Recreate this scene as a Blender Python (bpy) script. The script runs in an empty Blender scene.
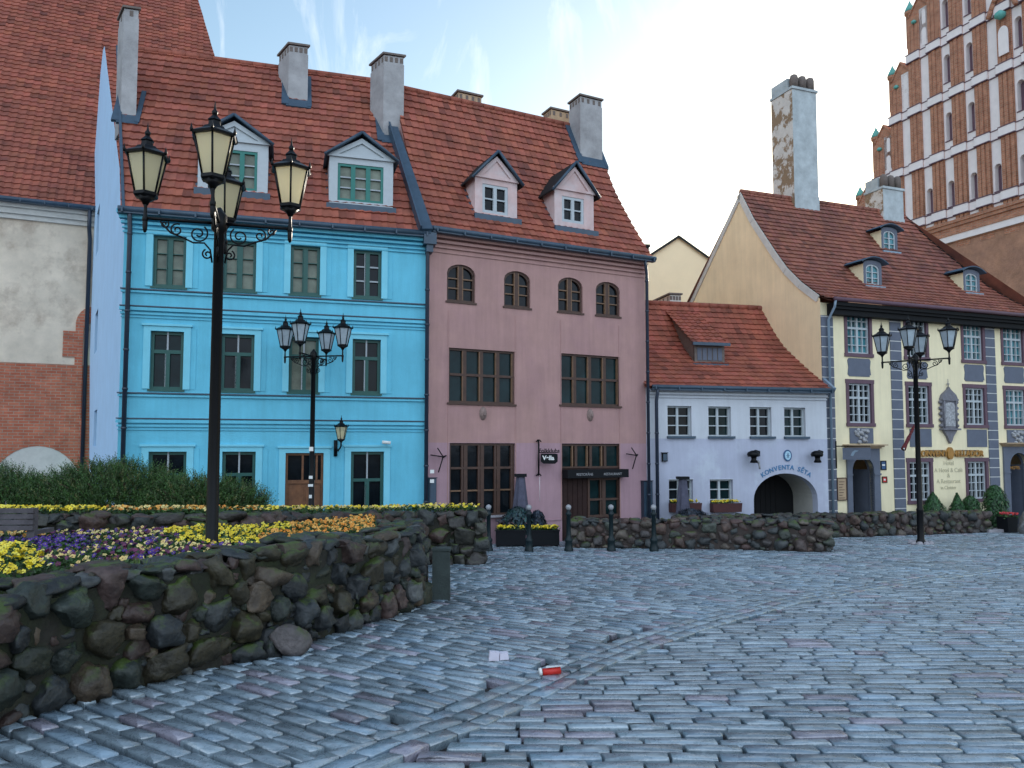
import bpy, bmesh, math, random
import numpy as np
from mathutils import Vector, Matrix, noise
from mathutils.geometry import tessellate_polygon
R = math.radians
sc = bpy.context.scene
C = sc.collection
rnd = random.Random(7)

# ------------------------------------------------------------------ camera model (used to read heights off the real facade planes)
FOC, TP, CAMH, SLOPE = 770.0, 0.062, 1.75, 0.04
PHI = math.atan(TP); CY = 450 - TP*FOC
def ray(px, py):
    x = (px-512)/FOC; y = -(py-CY)/FOC
    c, s = math.cos(PHI), math.sin(PHI)
    return Vector((x, c-y*s, s+y*c))
def gz(y): return -SLOPE*y
def ground(px, py):
    d = ray(px, py); t = CAMH/(-d.z-SLOPE*d.y)
    return Vector((d.x*t, d.y*t, -SLOPE*d.y*t))

# ------------------------------------------------------------------ objects
def tag(o, label=None, cat=None, group=None, kind=None):
    if label: o['label'] = label
    if cat: o['category'] = cat
    if group: o['group'] = group
    if kind: o['kind'] = kind
    return o
def thing(name, label, cat, loc=(0, 0, 0), rz=0, group=None):
    o = bpy.data.objects.new(name, None); C.objects.link(o)
    o.location = loc; o.rotation_euler = (0, 0, rz); o.empty_display_size = .2
    return tag(o, label, cat, group)
def copy_tree(o, parent=None):
    c = o.copy(); C.objects.link(c)
    if parent: c.parent = parent
    for ch in list(o.children): copy_tree(ch, c)
    return c
def root_loc(p):
    while p.parent: p = p.parent
    return Vector(p.location)

class MB:
    def __init__(s): s.v = []; s.f = []; s.m = []; s.c = []; s.sm = []
    def add(s, vs, fs, m=0, col=(1, 1, 1), smooth=False):
        b = len(s.v); s.v.extend(tuple(p) for p in vs)
        for f in fs:
            s.f.append(tuple(i+b for i in f)); s.m.append(m); s.c.append(col); s.sm.append(smooth)
    def quad(s, a, b, c, d, m=0, col=(1, 1, 1)): s.add([a, b, c, d], [(0, 1, 2, 3)], m, col)
    def build(s, name, mats, parent=None, loc=None):
        me = bpy.data.meshes.new(name)
        off = root_loc(parent) if parent else Vector(loc or (0, 0, 0))
        me.from_pydata([(x-off.x, y-off.y, z-off.z) for x, y, z in s.v], [], s.f)
        if not isinstance(mats, (list, tuple)): mats = [mats]
        for m in mats: me.materials.append(m)
        me.polygons.foreach_set('material_index', s.m)
        me.polygons.foreach_set('use_smooth', s.sm)
        if any(c != (1, 1, 1) for c in s.c):
            a = me.color_attributes.new('Col', 'FLOAT_COLOR', 'CORNER')
            arr = []
            for f, c in zip(s.f, s.c): arr.extend([c[0], c[1], c[2], 1.0]*len(f))
            a.data.foreach_set('color', arr)
        me.validate(); me.update()
        o = bpy.data.objects.new(name, me); C.objects.link(o)
        if parent: o.parent = parent
        else: o.location = off
        return o

class Frame:
    """vertical plane: u along, w back into the building, z up"""
    def __init__(s, P, D):
        l = math.hypot(*D); s.P = P; s.D = (D[0]/l, D[1]/l); s.n = (-s.D[1], s.D[0])
    def pt(s, u, w, z): return Vector((s.P[0]+s.D[0]*u+s.n[0]*w, s.P[1]+s.D[1]*u+s.n[1]*w, z))
    def uz(s, px, py, w=0.0):
        d = ray(px, py); P = s.pt(0, w, 0)
        t = (P.x*s.n[0]+P.y*s.n[1])/(d.x*s.n[0]+d.y*s.n[1])
        return ((d.x*t-P.x)*s.D[0]+(d.y*t-P.y)*s.D[1], CAMH+d.z*t)
    def u(s, px, py=400, w=0.0): return s.uz(px, py, w)[0]
    def z(s, px, py, w=0.0): return s.uz(px, py, w)[1]
    def roof(s, px, py, z0, tan):
        d = ray(px, py)
        t = (z0-CAMH-tan*(s.P[0]*s.n[0]+s.P[1]*s.n[1]))/(d.z-tan*(d.x*s.n[0]+d.y*s.n[1]))
        X, Y = d.x*t, d.y*t
        return ((X-s.P[0])*s.D[0]+(Y-s.P[1])*s.D[1], (X-s.P[0])*s.n[0]+(Y-s.P[1])*s.n[1], CAMH+d.z*t)

def box(mb, fr, u0, u1, w0, w1, z0, z1, m=0, col=(1, 1, 1)):
    P = [fr.pt(u, w, z) for z in (z0, z1) for (u, w) in ((u0, w0), (u1, w0), (u1, w1), (u0, w1))]
    mb.add(P, [(0, 3, 2, 1), (4, 5, 6, 7), (0, 1, 5, 4), (1, 2, 6, 5), (2, 3, 7, 6), (3, 0, 4, 7)], m, col)
WF = Frame((0, 0), (1, 0))
def prism(mb, fr, poly, w0, w1, m=0, col=(1, 1, 1)):
    """poly of (u,z) extruded in w"""
    n = len(poly)
    V = [fr.pt(u, w0, z) for u, z in poly]+[fr.pt(u, w1, z) for u, z in poly]
    F = [(i, (i+1) % n, n+(i+1) % n, n+i) for i in range(n)]
    tris = tessellate_polygon([[Vector((u, z, 0)) for u, z in poly]])
    F += [tuple(t) for t in tris]+[tuple(n+i for i in reversed(t)) for t in tris]
    mb.add(V, F, m, col)
def tube(mb, pts, r, seg=8, m=0, col=(1, 1, 1), r2=None, cap=True):
    pts = [Vector(p) for p in pts]; n = len(pts); V = []; F = []
    prev = None
    for i, p in enumerate(pts):
        t = (pts[min(i+1, n-1)]-pts[max(i-1, 0)]).normalized()
        if prev is None:
            a = Vector((0, 0, 1)) if abs(t.z) < .9 else Vector((1, 0, 0))
            x = t.cross(a).normalized()
        else:
            x = (prev-t*prev.dot(t)).normalized()
        prev = x; y = t.cross(x)
        rr = r if r2 is None else r+(r2-r)*i/(n-1)
        for k in range(seg):
            a = 2*math.pi*k/seg
            V.append(p+(x*math.cos(a)+y*math.sin(a))*rr)
    for i in range(n-1):
        for k in range(seg):
            k2 = (k+1) % seg
            F.append((i*seg+k, i*seg+k2, (i+1)*seg+k2, (i+1)*seg+k))
    if cap:
        F.append(tuple(reversed(range(seg)))); F.append(tuple((n-1)*seg+k for k in range(seg)))
    mb.add(V, F, m, col, True)
def lathe(mb, prof, c=(0, 0, 0), seg=16, m=0, col=(1, 1, 1), smooth=True, rot=0):
    V = []; F = []
    for r, z in prof:
        for k in range(seg):
            a = 2*math.pi*k/seg+rot
            V.append((c[0]+r*math.cos(a), c[1]+r*math.sin(a), c[2]+z))
    for i in range(len(prof)-1):
        for k in range(seg):
            k2 = (k+1) % seg
            F.append((i*seg+k, i*seg+k2, (i+1)*seg+k2, (i+1)*seg+k))
    F.append(tuple(reversed(range(seg)))); F.append(tuple((len(prof)-1)*seg+k for k in range(seg)))
    mb.add(V, F, m, col, smooth)
def text_mesh(name, txt, mat, parent, fr, u, z, w, size, ext=.012, align='CENTER', rot=0.0, bold=0.0):
    cu = bpy.data.curves.new(name, 'FONT'); cu.body = txt; cu.size = size; cu.extrude = ext
    cu.align_x = align; cu.offset = bold
    o = bpy.data.objects.new(name, cu); C.objects.link(o)
    dg = bpy.context.evaluated_depsgraph_get(); dg.update()
    me = bpy.data.meshes.new_from_object(o.evaluated_get(dg))
    bpy.data.objects.remove(o)
    ca, sa = math.cos(rot), math.sin(rot); off = root_loc(parent)
    for v in me.vertices:
        x, y = v.co.x*ca-v.co.y*sa, v.co.x*sa+v.co.y*ca
        v.co = fr.pt(u+x, w-v.co.z, z+y)-off
    me.materials.clear(); me.materials.append(mat)
    ob = bpy.data.objects.new(name, me); C.objects.link(ob); ob.parent = parent
    return ob

# ------------------------------------------------------------------ materials
def mat(name, col, rough=.8, var=.15, scale=3.0, bump=0.0, bscale=30.0, spec=.5, metal=0.0, attr=False, col2=None, thr=.5, sharp=.25, streak=0.0):
    m = bpy.data.materials.new(name); m.use_nodes = True
    nt = m.node_tree; N = nt.nodes; L = nt.links; b = N['Principled BSDF']
    b.inputs['Roughness'].default_value = rough
    b.inputs['Specular IOR Level'].default_value = spec
    b.inputs['Metallic'].default_value = metal
    geo = N.new('ShaderNodeNewGeometry')
    n1 = N.new('ShaderNodeTexNoise'); n1.inputs['Scale'].default_value = scale; n1.inputs['Detail'].default_value = 8; n1.inputs['Roughness'].default_value = .65
    L.new(geo.outputs['Position'], n1.inputs['Vector'])
    rp = N.new('ShaderNodeMapRange'); rp.inputs['From Min'].default_value = .3; rp.inputs['From Max'].default_value = .7
    rp.inputs['To Min'].default_value = 1-var; rp.inputs['To Max'].default_value = 1+var
    L.new(n1.outputs['Fac'], rp.inputs['Value'])
    base = N.new('ShaderNodeRGB'); base.outputs[0].default_value = (*col, 1); src = base.outputs[0]
    if col2:
        n2 = N.new('ShaderNodeTexNoise'); n2.inputs['Scale'].default_value = scale*.45; n2.inputs['Detail'].default_value = 10; n2.inputs['Roughness'].default_value = .7
        L.new(geo.outputs['Position'], n2.inputs['Vector'])
        r2 = N.new('ShaderNodeMapRange'); r2.inputs['From Min'].default_value = thr-sharp*.5; r2.inputs['From Max'].default_value = thr+sharp*.5
        L.new(n2.outputs['Fac'], r2.inputs['Value'])
        mx = N.new('ShaderNodeMix'); mx.data_type = 'RGBA'; L.new(r2.outputs[0], mx.inputs[0]); L.new(src, mx.inputs[6]); mx.inputs[7].default_value = (*col2, 1)
        src = mx.outputs[2]
    if attr:
        at = N.new('ShaderNodeVertexColor'); at.layer_name = 'Col'
        mx = N.new('ShaderNodeMix'); mx.data_type = 'RGBA'; mx.blend_type = 'MULTIPLY'; mx.inputs[0].default_value = 1
        L.new(src, mx.inputs[6]); L.new(at.outputs[0], mx.inputs[7]); src = mx.outputs[2]
    if streak:   # rain streaks and patchy fading: tall thin noise
        ms_ = N.new('ShaderNodeMapping'); ms_.inputs['Scale'].default_value = (5.5, 5.5, .45); L.new(geo.outputs['Position'], ms_.inputs['Vector'])
        n4 = N.new('ShaderNodeTexNoise'); n4.inputs['Scale'].default_value = 1.0; n4.inputs['Detail'].default_value = 8; n4.inputs['Roughness'].default_value = .7; L.new(ms_.outputs[0], n4.inputs['Vector'])
        r4 = N.new('ShaderNodeMapRange'); r4.inputs['From Min'].default_value = .38; r4.inputs['From Max'].default_value = .62; r4.inputs['To Min'].default_value = 1-streak; r4.inputs['To Max'].default_value = 1+streak*.4; L.new(n4.outputs['Fac'], r4.inputs['Value'])
        m4 = N.new('ShaderNodeVectorMath'); m4.operation = 'SCALE'; L.new(src, m4.inputs[0]); L.new(r4.outputs[0], m4.inputs['Scale']); src = m4.outputs[0]
    mu = N.new('ShaderNodeVectorMath'); mu.operation = 'SCALE'
    L.new(src, mu.inputs[0]); L.new(rp.outputs[0], mu.inputs['Scale'])
    L.new(mu.outputs[0], b.inputs['Base Color'])
    if bump:
        nb = N.new('ShaderNodeTexNoise'); nb.inputs['Scale'].default_value = bscale; nb.inputs['Detail'].default_value = 6
        L.new(geo.outputs['Position'], nb.inputs['Vector'])
        bp = N.new('ShaderNodeBump'); bp.inputs['Strength'].default_value = 1.0; bp.inputs['Distance'].default_value = bump
        L.new(nb.outputs['Fac'], bp.inputs['Height']); L.new(bp.outputs[0], b.inputs['Normal'])
    return m
def brick_mat(name, c1, c2, mortar, fr, bw=.26, bh=.085, ms=.012, bump=.01, rough=.9, var=.3):
    """bricks laid in the plane of a wall: u along the wall, v = height"""
    m = bpy.data.materials.new(name); m.use_nodes = True
    nt = m.node_tree; N = nt.nodes; L = nt.links; b = N['Principled BSDF']; b.inputs['Roughness'].default_value = rough
    geo = N.new('ShaderNodeNewGeometry')
    dp = N.new('ShaderNodeVectorMath'); dp.operation = 'DOT_PRODUCT'; L.new(geo.outputs['Position'], dp.inputs[0]); dp.inputs[1].default_value = (fr.D[0]+fr.n[0]*.7, fr.D[1]+fr.n[1]*.7, 0)
    sp = N.new('ShaderNodeSeparateXYZ'); L.new(geo.outputs['Position'], sp.inputs[0])
    cb = N.new('ShaderNodeCombineXYZ'); L.new(dp.outputs['Value'], cb.inputs[0]); L.new(sp.outputs[2], cb.inputs[1])
    br = N.new('ShaderNodeTexBrick'); L.new(cb.outputs[0], br.inputs['Vector'])
    br.inputs['Scale'].default_value = 1; br.inputs['Brick Width'].default_value = bw; br.inputs['Row Height'].default_value = bh
    br.inputs['Mortar Size'].default_value = ms; br.inputs['Mortar Smooth'].default_value = .3; br.inputs['Bias'].default_value = 0
    br.inputs['Color1'].default_value = (*c1, 1); br.inputs['Color2'].default_value = (*c2, 1); br.inputs['Mortar'].default_value = (*mortar, 1)
    n1 = N.new('ShaderNodeTexNoise'); n1.inputs['Scale'].default_value = 2.2; n1.inputs['Detail'].default_value = 9; n1.inputs['Roughness'].default_value = .7; L.new(geo.outputs['Position'], n1.inputs['Vector'])
    rp = N.new('ShaderNodeMapRange'); rp.inputs['From Min'].default_value = .3; rp.inputs['From Max'].default_value = .7; rp.inputs['To Min'].default_value = 1-var; rp.inputs['To Max'].default_value = 1+var
    L.new(n1.outputs['Fac'], rp.inputs['Value'])
    mu = N.new('ShaderNodeVectorMath'); mu.operation = 'SCALE'; L.new(br.outputs['Color'], mu.inputs[0]); L.new(rp.outputs[0], mu.inputs['Scale'])
    L.new(mu.outputs[0], b.inputs['Base Color'])
    bp = N.new('ShaderNodeBump'); bp.invert = True; bp.inputs['Distance'].default_value = bump; L.new(br.outputs['Fac'], bp.inputs['Height']); L.new(bp.outputs[0], b.inputs['Normal'])
    return m
def glass_mat(name, col, rough=.08, spec=.5, var=.6):
    return mat(name, col, rough=rough, var=var, scale=1.6, spec=spec, bump=.0015, bscale=4)

M = {}
M['blue'] = mat('blue_plaster', (.135, .51, .67), .85, .08, 1.3, .004, 60, streak=.07, col2=(.115, .45, .59), thr=.62, sharp=.3)
M['blue_trim'] = mat('pale_blue_trim', (.20, .58, .71), .8, .06, 3, .002, 60)
M['blue_side'] = mat('blue_side_plaster', (.42, .62, .84), .85, .06, 1.2, .003, 60)
M['pink'] = mat('pink_plaster', (.43, .25, .225), .85, .09, 1.2, .004, 60, streak=.08, col2=(.38, .215, .215), thr=.58, sharp=.3)
M['pink_low'] = mat('mauve_base_plaster', (.40, .245, .275), .85, .09, 1.2, .004, 60, streak=.08)
M['pink_pale'] = mat('pale_pink_plaster', (.60, .43, .41), .85, .12, 3, .003, 60, col2=(.6, .52, .52), thr=.55)
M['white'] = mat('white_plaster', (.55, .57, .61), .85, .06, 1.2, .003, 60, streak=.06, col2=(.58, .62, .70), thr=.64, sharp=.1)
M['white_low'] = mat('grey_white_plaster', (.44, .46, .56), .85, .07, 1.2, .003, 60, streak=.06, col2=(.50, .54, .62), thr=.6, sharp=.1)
M['yellow'] = mat('yellow_plaster', (.86, .745, .49), .85, .07, 1.1, .003, 60, streak=.06)
M['yellow_side'] = mat('ochre_gable_plaster', (.86, .66, .41), .85, .08, .9, .003, 60, streak=.06, col2=(.55, .40, .26), thr=.70, sharp=.08)
M['far_yellow'] = mat('far_ochre_plaster', (.80, .64, .42), .85, .06, .5)
M['oldplaster'] = mat('weathered_grey_plaster', (.70, .58, .45), .9, .18, .9, .01, 12, col2=(.47, .36, .27), thr=.54, sharp=.12)
M['cornice'] = mat('pale_stone_cornice', (.58, .55, .50), .8, .12, 3)
M['tile'] = mat('red_clay_tile', (.285, .078, .046), .75, .30, 1.3, .004, 50, attr=True, col2=(.20, .060, .040), thr=.62, sharp=.22)
M['tile_dark'] = mat('brown_clay_tile', (.26, .088, .056), .7, .22, 1.0, .004, 50, attr=True, col2=(.10, .04, .035), thr=.60, sharp=.25)
M['metal_blue'] = mat('blue_grey_flashing', (.035, .065, .10), .45, .2, 4, .002, 20, spec=.5)
M['zinc'] = mat('zinc_sheet', (.20, .27, .34), .4, .15, 3, .002, 20, spec=.5)
M['pipe'] = mat('dark_downpipe', (.02, .03, .05), .4, .15, 5)
M['chim'] = mat('grey_rendered_chimney', (.36, .35, .35), .9, .16, 2.2, .006, 30, col2=(.24, .23, .23), thr=.57)
M['chim_dark'] = mat('dark_chimney_cap', (.15, .12, .105), .9, .2, 6)
M['chim_tan'] = mat('tan_rendered_chimney', (.42, .30, .19), .9, .15, 3, .005, 30)
M['chim_blue'] = mat('blue_grey_chimney', (.40, .44, .45), .8, .22, 2.5, .006, 20)
M['chim_mot'] = mat('peeling_chimney_render', (.60, .55, .50), .9, .12, 3.5, .012, 20, col2=(.26, .17, .10), thr=.50, sharp=.05)
M['green'] = mat('green_window_paint', (.010, .080, .066), .5, .12, 6)
M['green_bright'] = mat('teal_window_paint', (.012, .16, .13), .5, .1, 6)
M['brown'] = mat('brown_window_wood', (.065, .030, .019), .6, .25, 7, .002, 40)
M['tan'] = mat('tan_window_wood', (.17, .092, .048), .6, .25, 7, .002, 40)
M['wood_door'] = mat('oak_door', (.16, .062, .022), .55, .35, 5, .003, 30)
M['white_wood'] = mat('white_window_paint', (.42, .46, .48), .5, .06, 8)
M['grey_wood'] = mat('grey_sash_paint', (.33, .36, .38), .5, .1, 8)
M['maroon'] = mat('maroon_window_surround', (.115, .062, .085), .7, .12, 4)
M['slate'] = mat('slate_grey_panel', (.115, .13, .17), .8, .10, 4, .002, 30)
M['joint'] = mat('pale_quoin_joint', (.62, .62, .60), .8, .06, 4)
M['stone_dark'] = mat('grey_carved_stone', (.17, .165, .185), .85, .25, 8, .01, 30)
M['relief'] = mat('pale_relief_stone', (.33, .33, .34), .85, .55, 14, .03, 9)
M['glass'] = glass_mat('dark_window_glass', (.006, .009, .012), .08, .18)
M['glass_teal'] = glass_mat('teal_window_glass', (.006, .020, .022), .08, .15)
M['glass_curt'] = glass_mat('curtained_window_glass', (.15, .17, .13), .15, .25, .5)
M['glass_bright'] = glass_mat('sky_painted_window_glass', (.045, .17, .20), .08, .4, .9)  # sky reflection painted into the pane colour
M['black'] = mat('black_cast_iron', (.003, .003, .004), .42, .2, 10, .001, 60, spec=.2)
M['iron_green'] = mat('dark_green_iron', (.005, .014, .017), .45, .2, 10, spec=.3)
M['silver'] = mat('worn_silver_metal', (.30, .30, .31), .35, .2, 10)
M['mortar'] = mat('dark_wall_mortar', (.022, .020, .015), .95, .35, 5, .03, 12, col2=(.022, .030, .010), thr=.55)
M['mortar_far'] = mat('brown_wall_mortar', (.045, .034, .030), .95, .3, 5, .02, 12)
M['stone'] = mat('field_stone', (.56, .57, .58), .58, .55, 8, .022, 16, attr=True, spec=.5)
M['soil'] = mat('dark_bed_soil', (.02, .018, .010), 1, .3, 8, .02, 20, col2=(.04, .06, .015), thr=.5)
M['leaf'] = mat('plant_leaf', (1, 1, 1), .6, .2, 5, attr=True)
M['petal'] = mat('pansy_petal', (1, 1, 1), .6, .08, 5, attr=True)
M['bench'] = mat('weathered_bench_wood', (.085, .075, .085), .8, .3, 6, .004, 30)
M['granite'] = mat('dark_green_stone_block', (.035, .048, .044), .8, .3, 5, .006, 40)
M['gold'] = mat('gilded_lettering', (.36, .17, .03), .5, .2, 8)
M['navy'] = mat('navy_blue_paint', (.03, .085, .19), .6, .1, 5)
M['sign_blue'] = mat('pale_blue_enamel', (.36, .56, .68), .4, .08, 5)
M['sign_dark'] = mat('black_sign_board', (.006, .007, .009), .7, .1, 5, spec=.2)
M['dark_door'] = mat('dark_stained_door', (.030, .014, .012), .7, .25, 7, spec=.25)
M['mask'] = mat('weathered_mask_stone', (.24, .17, .15), .9, .3, 12)
M['letter_blue'] = mat('blue_painted_letter', (.06, .19, .36), .7, .08, 5)
M['sign_white'] = mat('white_sign_paint', (.75, .75, .72), .5, .03, 5)
M['grey_text'] = mat('faded_grey_lettering', (.50, .45, .30), .8, .1, 5)
M['red'] = mat('red_paint', (.55, .02, .012), .5, .08, 5)
M['redcloth'] = mat('crimson_flag_cloth', (.11, .008, .012), .8, .15, 5)
M['void'] = mat('painted_dark_interior', (.008, .008, .009), 1, .1, 3)
M['cream'] = mat('cream_passage_plaster', (.42, .40, .36), .9, .1, 2)
M['parasol'] = mat('folded_grey_canvas', (.075, .075, .11), .9, .3, 6)
M['box_wood'] = mat('dark_red_flower_box', (.06, .018, .018), .8, .2, 5)
M['copper'] = mat('green_copper', (.10, .36, .32), .6, .15, 5)
M['paper'] = mat('crumpled_paper', (.62, .58, .66), .8, .06, 10)
M['concrete'] = mat('pale_concrete', (.33, .31, .33), .9, .15, 6, .005, 30)
# milky lantern glass: dull cream diffuser that lets the sky behind glow through
def lantern_glass():
    m = bpy.data.materials.new('milky_lantern_glass'); m.use_nodes = True
    N = m.node_tree.nodes; L = m.node_tree.links; out = N['Material Output']; b = N['Principled BSDF']
    b.inputs['Base Color'].default_value = (.92, .80, .54, 1); b.inputs['Roughness'].default_value = .15
    t = N.new('ShaderNodeBsdfTranslucent'); t.inputs['Color'].default_value = (1.0, .92, .68, 1)
    mx = N.new('ShaderNodeMixShader'); mx.inputs[0].default_value = .6
    L.new(b.outputs[0], mx.inputs[1]); L.new(t.outputs[0], mx.inputs[2]); L.new(mx.outputs[0], out.inputs['Surface'])
    return m
M['lglass'] = lantern_glass()

# ------------------------------------------------------------------ building helpers
def wall_face(mb, fr, outer, holes=(), w=0.0, reveal=.15, m=0, mr=None, split=None):
    """flat wall in the frame's plane with real openings and reveals"""
    loops = [[Vector((u, z, 0)) for u, z in outer]]+[[Vector((u, z, 0)) for u, z in h] for h in holes]
    flat = [p for l in loops for p in l]
    tris = tessellate_polygon(loops)
    mb.add([fr.pt(p.x, w, p.y) for p in flat], [tuple(t) for t in tris], m)
    for h in holes:
        n = len(h)
        V = [fr.pt(u, w, z) for u, z in h]+[fr.pt(u, w+reveal, z) for u, z in h]
        mb.add(V, [(i, (i+1) % n, n+(i+1) % n, n+i) for i in range(n)], mr if mr is not None else m)
def rect(u0, u1, z0, z1): return [(u0, z0), (u1, z0), (u1, z1), (u0, z1)]
def arch(u0, u1, z0, z1, rise, n=10):
    """opening with a curved head: springs at z1-rise"""
    c = (u0+u1)/2; hw = (u1-u0)/2
    pts = [(u0, z0), (u1, z0)]
    for i in range(n+1):
        a = math.pi*i/n
        pts.append((c+hw*math.cos(a), z1-rise+rise*math.sin(a)))
    return pts
def bars(mb, fr, o, fw, w0, w1, vx, hz, m=0, mm=None, arch_rise=0):
    """window frame: outer rim fw, vertical bars vx [(frac,thick)], horizontal bars hz [(frac,thick,(u-range))]"""
    u0, u1, z0, z1 = o; mm = m if mm is None else mm
    box(mb, fr, u0, u0+fw, w0, w1, z0, z1-arch_rise, m); box(mb, fr, u1-fw, u1, w0, w1, z0, z1-arch_rise, m)
    box(mb, fr, u0+fw, u1-fw, w0, w1, z0, z0+fw, m)
    if not arch_rise: box(mb, fr, u0+fw, u1-fw, w0, w1, z1-fw, z1, m)
    else:
        a = arch(u0, u1, z0, z1, arch_rise)[2:]; c = (u0+u1)/2
        b = [(c+(u-c)*(1-2*fw/(u1-u0)), z-fw) for u, z in a]
        for i in range(len(a)-1): prism(mb, fr, [a[i], b[i], b[i+1], a[i+1]], w0, w1, m)
    for k, v in enumerate(vx):
        c = u0+(u1-u0)*v[0]; top = z1-(fw if not arch_rise else fw*.6)
        lo = z0+fw if len(v) < 3 else z0+(z1-z0)*v[2]; hi = top if len(v) < 4 else z0+(z1-z0)*v[3]
        box(mb, fr, c-v[1]/2, c+v[1]/2, w0-.004, w1, lo, hi, m if v[1] > .045 else mm)
    for h in hz:
        c = z0+(z1-z0)*h[0]
        box(mb, fr, u0+fw, u1-fw, w0+(.006 if h[1] < .045 else -.007), w1, c-h[1]/2, c+h[1]/2, m if h[1] > .045 else mm)
def window(house, fr, o, rec=.12, fw=.055, vx=(), hz=(), fm='green', bm=None, gm='glass', sill=None, arch_rise=0, name='window', w=0.0, label=None):
    mb = MB(); u0, u1, z0, z1 = o
    bars(mb, fr, (u0, u1, z0, z1), fw, w+rec-.05, w+rec+.02, vx, hz, 0, 1 if bm else 0, arch_rise)
    f = mb.build(name, [M[fm], M[bm or fm]], house)
    g = MB(); pl = arch(u0+.01, u1-.01, z0+.01, z1-.01, arch_rise) if arch_rise else rect(u0+.01, u1-.01, z0+.01, z1-.01)
    prism(g, fr, pl, w+rec+.022, w+rec+.03)
    g.build('pane', M[gm], f)
    if sill:
        s = MB(); box(s, fr, u0-.04, u1+.04, w-sill[1], w+rec-.052, z0-.05, z0+.003); s.build('sill', M[sill[0]], f)
    if label: f['label'] = label
    return f

def tiles(fr, prof, clip, tw=.2, rh=.33, amp=.042, lip=.046, seed=1, var=.20):
    """interlocking clay tiles as real relief on a (possibly flared) roof slope.
    prof: [(w,z)] from the eave up; clip: convex polygon in (u,s)"""
    S = [0]
    for (a, b), (c, d) in zip(prof, prof[1:]): S.append(S[-1]+math.hypot(c-a, d-b))
    smax = max(p[1] for p in clip); smin = min(p[1] for p in clip)
    ua = min(p[0] for p in clip); ub = max(p[0] for p in clip)
    r = random.Random(seed); V = []; F = []; COL = []
    nu = int((ub-ua)/tw)+2; ns = int((smax-smin)/rh)+2
    K = 3
    for j in range(ns):
        s0 = smin+j*rh; off = 0
        rowj = r.uniform(-.01, .01)
        for i in range(nu):
            a = ua+(i-.5+off)*tw; dz = r.uniform(0, .008); sl = r.uniform(-.006, .006)+rowj
            g = 1+r.uniform(-var, var*.8)
            if r.random() < .07: g *= .68
            col = (g, g*(1+r.uniform(-.05, .08)), g*(1+r.uniform(-.05, .1)))
            b = len(V)
            for k in range(K+1):
                x = a+tw*k/K; h = amp*(.5+.5*math.cos(2*math.pi*(k/K)*.999+.6))
                V.append((x, s0+sl, h+lip+dz)); V.append((x, s0+rh+.02, h+dz)); V.append((x, s0+sl, -.02))
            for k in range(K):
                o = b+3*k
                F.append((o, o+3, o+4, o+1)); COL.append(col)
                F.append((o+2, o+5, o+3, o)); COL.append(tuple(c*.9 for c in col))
    bm = bmesh.new(); lay = bm.loops.layers.float_color.new('Col')
    vs = [bm.verts.new(p) for p in V]
    for f, c in zip(F, COL):
        bf = bm.faces.new([vs[i] for i in f])
        for l in bf.loops: l[lay] = (*c, 1)
    n = len(clip); cx = sum(p[0] for p in clip)/n; cy = sum(p[1] for p in clip)/n
    for i in range(n):
        a, b = clip[i], clip[(i+1) % n]
        nx, ny = b[1]-a[1], -(b[0]-a[0])
        if nx*(cx-a[0])+ny*(cy-a[1]) > 0: nx, ny = -nx, -ny
        bmesh.ops.bisect_plane(bm, geom=bm.verts[:]+bm.edges[:]+bm.faces[:], plane_co=(a[0], a[1], 0), plane_no=(nx, ny, 0), clear_outer=True)
    def mp(u, s, h):
        k = 0
        while k < len(S)-2 and s > S[k+1]: k += 1
        (a, b), (c, d) = prof[k], prof[k+1]; t = (s-S[k])/(S[k+1]-S[k]); L = S[k+1]-S[k]
        nw, nz = -(d-b)/L, (c-a)/L
        return fr.pt(u, a+(c-a)*t+nw*h, b+(d-b)*t+nz*h)
    for v in bm.verts: v.co = mp(*v.co)
    return bm, mp, S
def bm_obj(bm, name, m, parent):
    me = bpy.data.meshes.new(name); off = root_loc(parent)
    for v in bm.verts: v.co -= off
    bm.to_mesh(me); bm.free()
    for x in (m if isinstance(m, (list, tuple)) else [m]): me.materials.append(x)
    o = bpy.data.objects.new(name, me); C.objects.link(o); o.parent = parent
    return o
def tube_part(name, m, parent, pts, r, seg=8, r2=None):
    mb = MB(); tube(mb, pts, r, seg, r2=r2); return mb.build(name, m, parent)
def gutter(house, fr, u0, u1, z, w=-.12, r=.07, m='metal_blue'):
    mb = MB(); tube(mb, [fr.pt(u0, w, z), fr.pt(u1, w, z)], r, 8)
    box(mb, fr, u0, u1, w-.02, w+.14, z-.10, z-.05)
    n = int((u1-u0)/.8)
    for i in range(n+1):
        u = u0+.1+(u1-u0-.2)*i/n; box(mb, fr, u-.02, u+.02, w-r-.012, w+.1, z-.09, z+.02)
    return mb.build('gutter', M[m], house)
def downpipe(house, fr, u, z0, z1, w=-.12, r=.05, m='pipe', kick=.12, clips=1.9):
    mb = MB(); tube(mb, [fr.pt(u, w-.05, z1), fr.pt(u, w-.05, z1-.12), fr.pt(u+kick, w+.03, z1-.38), fr.pt(u+kick, w+.03, z0)], r, 10)
    z = z0+.6
    while z < z1-.5:
        lathe(mb, [(r+.004, 0), (r+.012, .004), (r+.012, .05), (r+.004, .054)], fr.pt(u+kick, w+.03, z), 10); z += clips/2
    return mb.build('downpipe', M[m], house)
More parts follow.
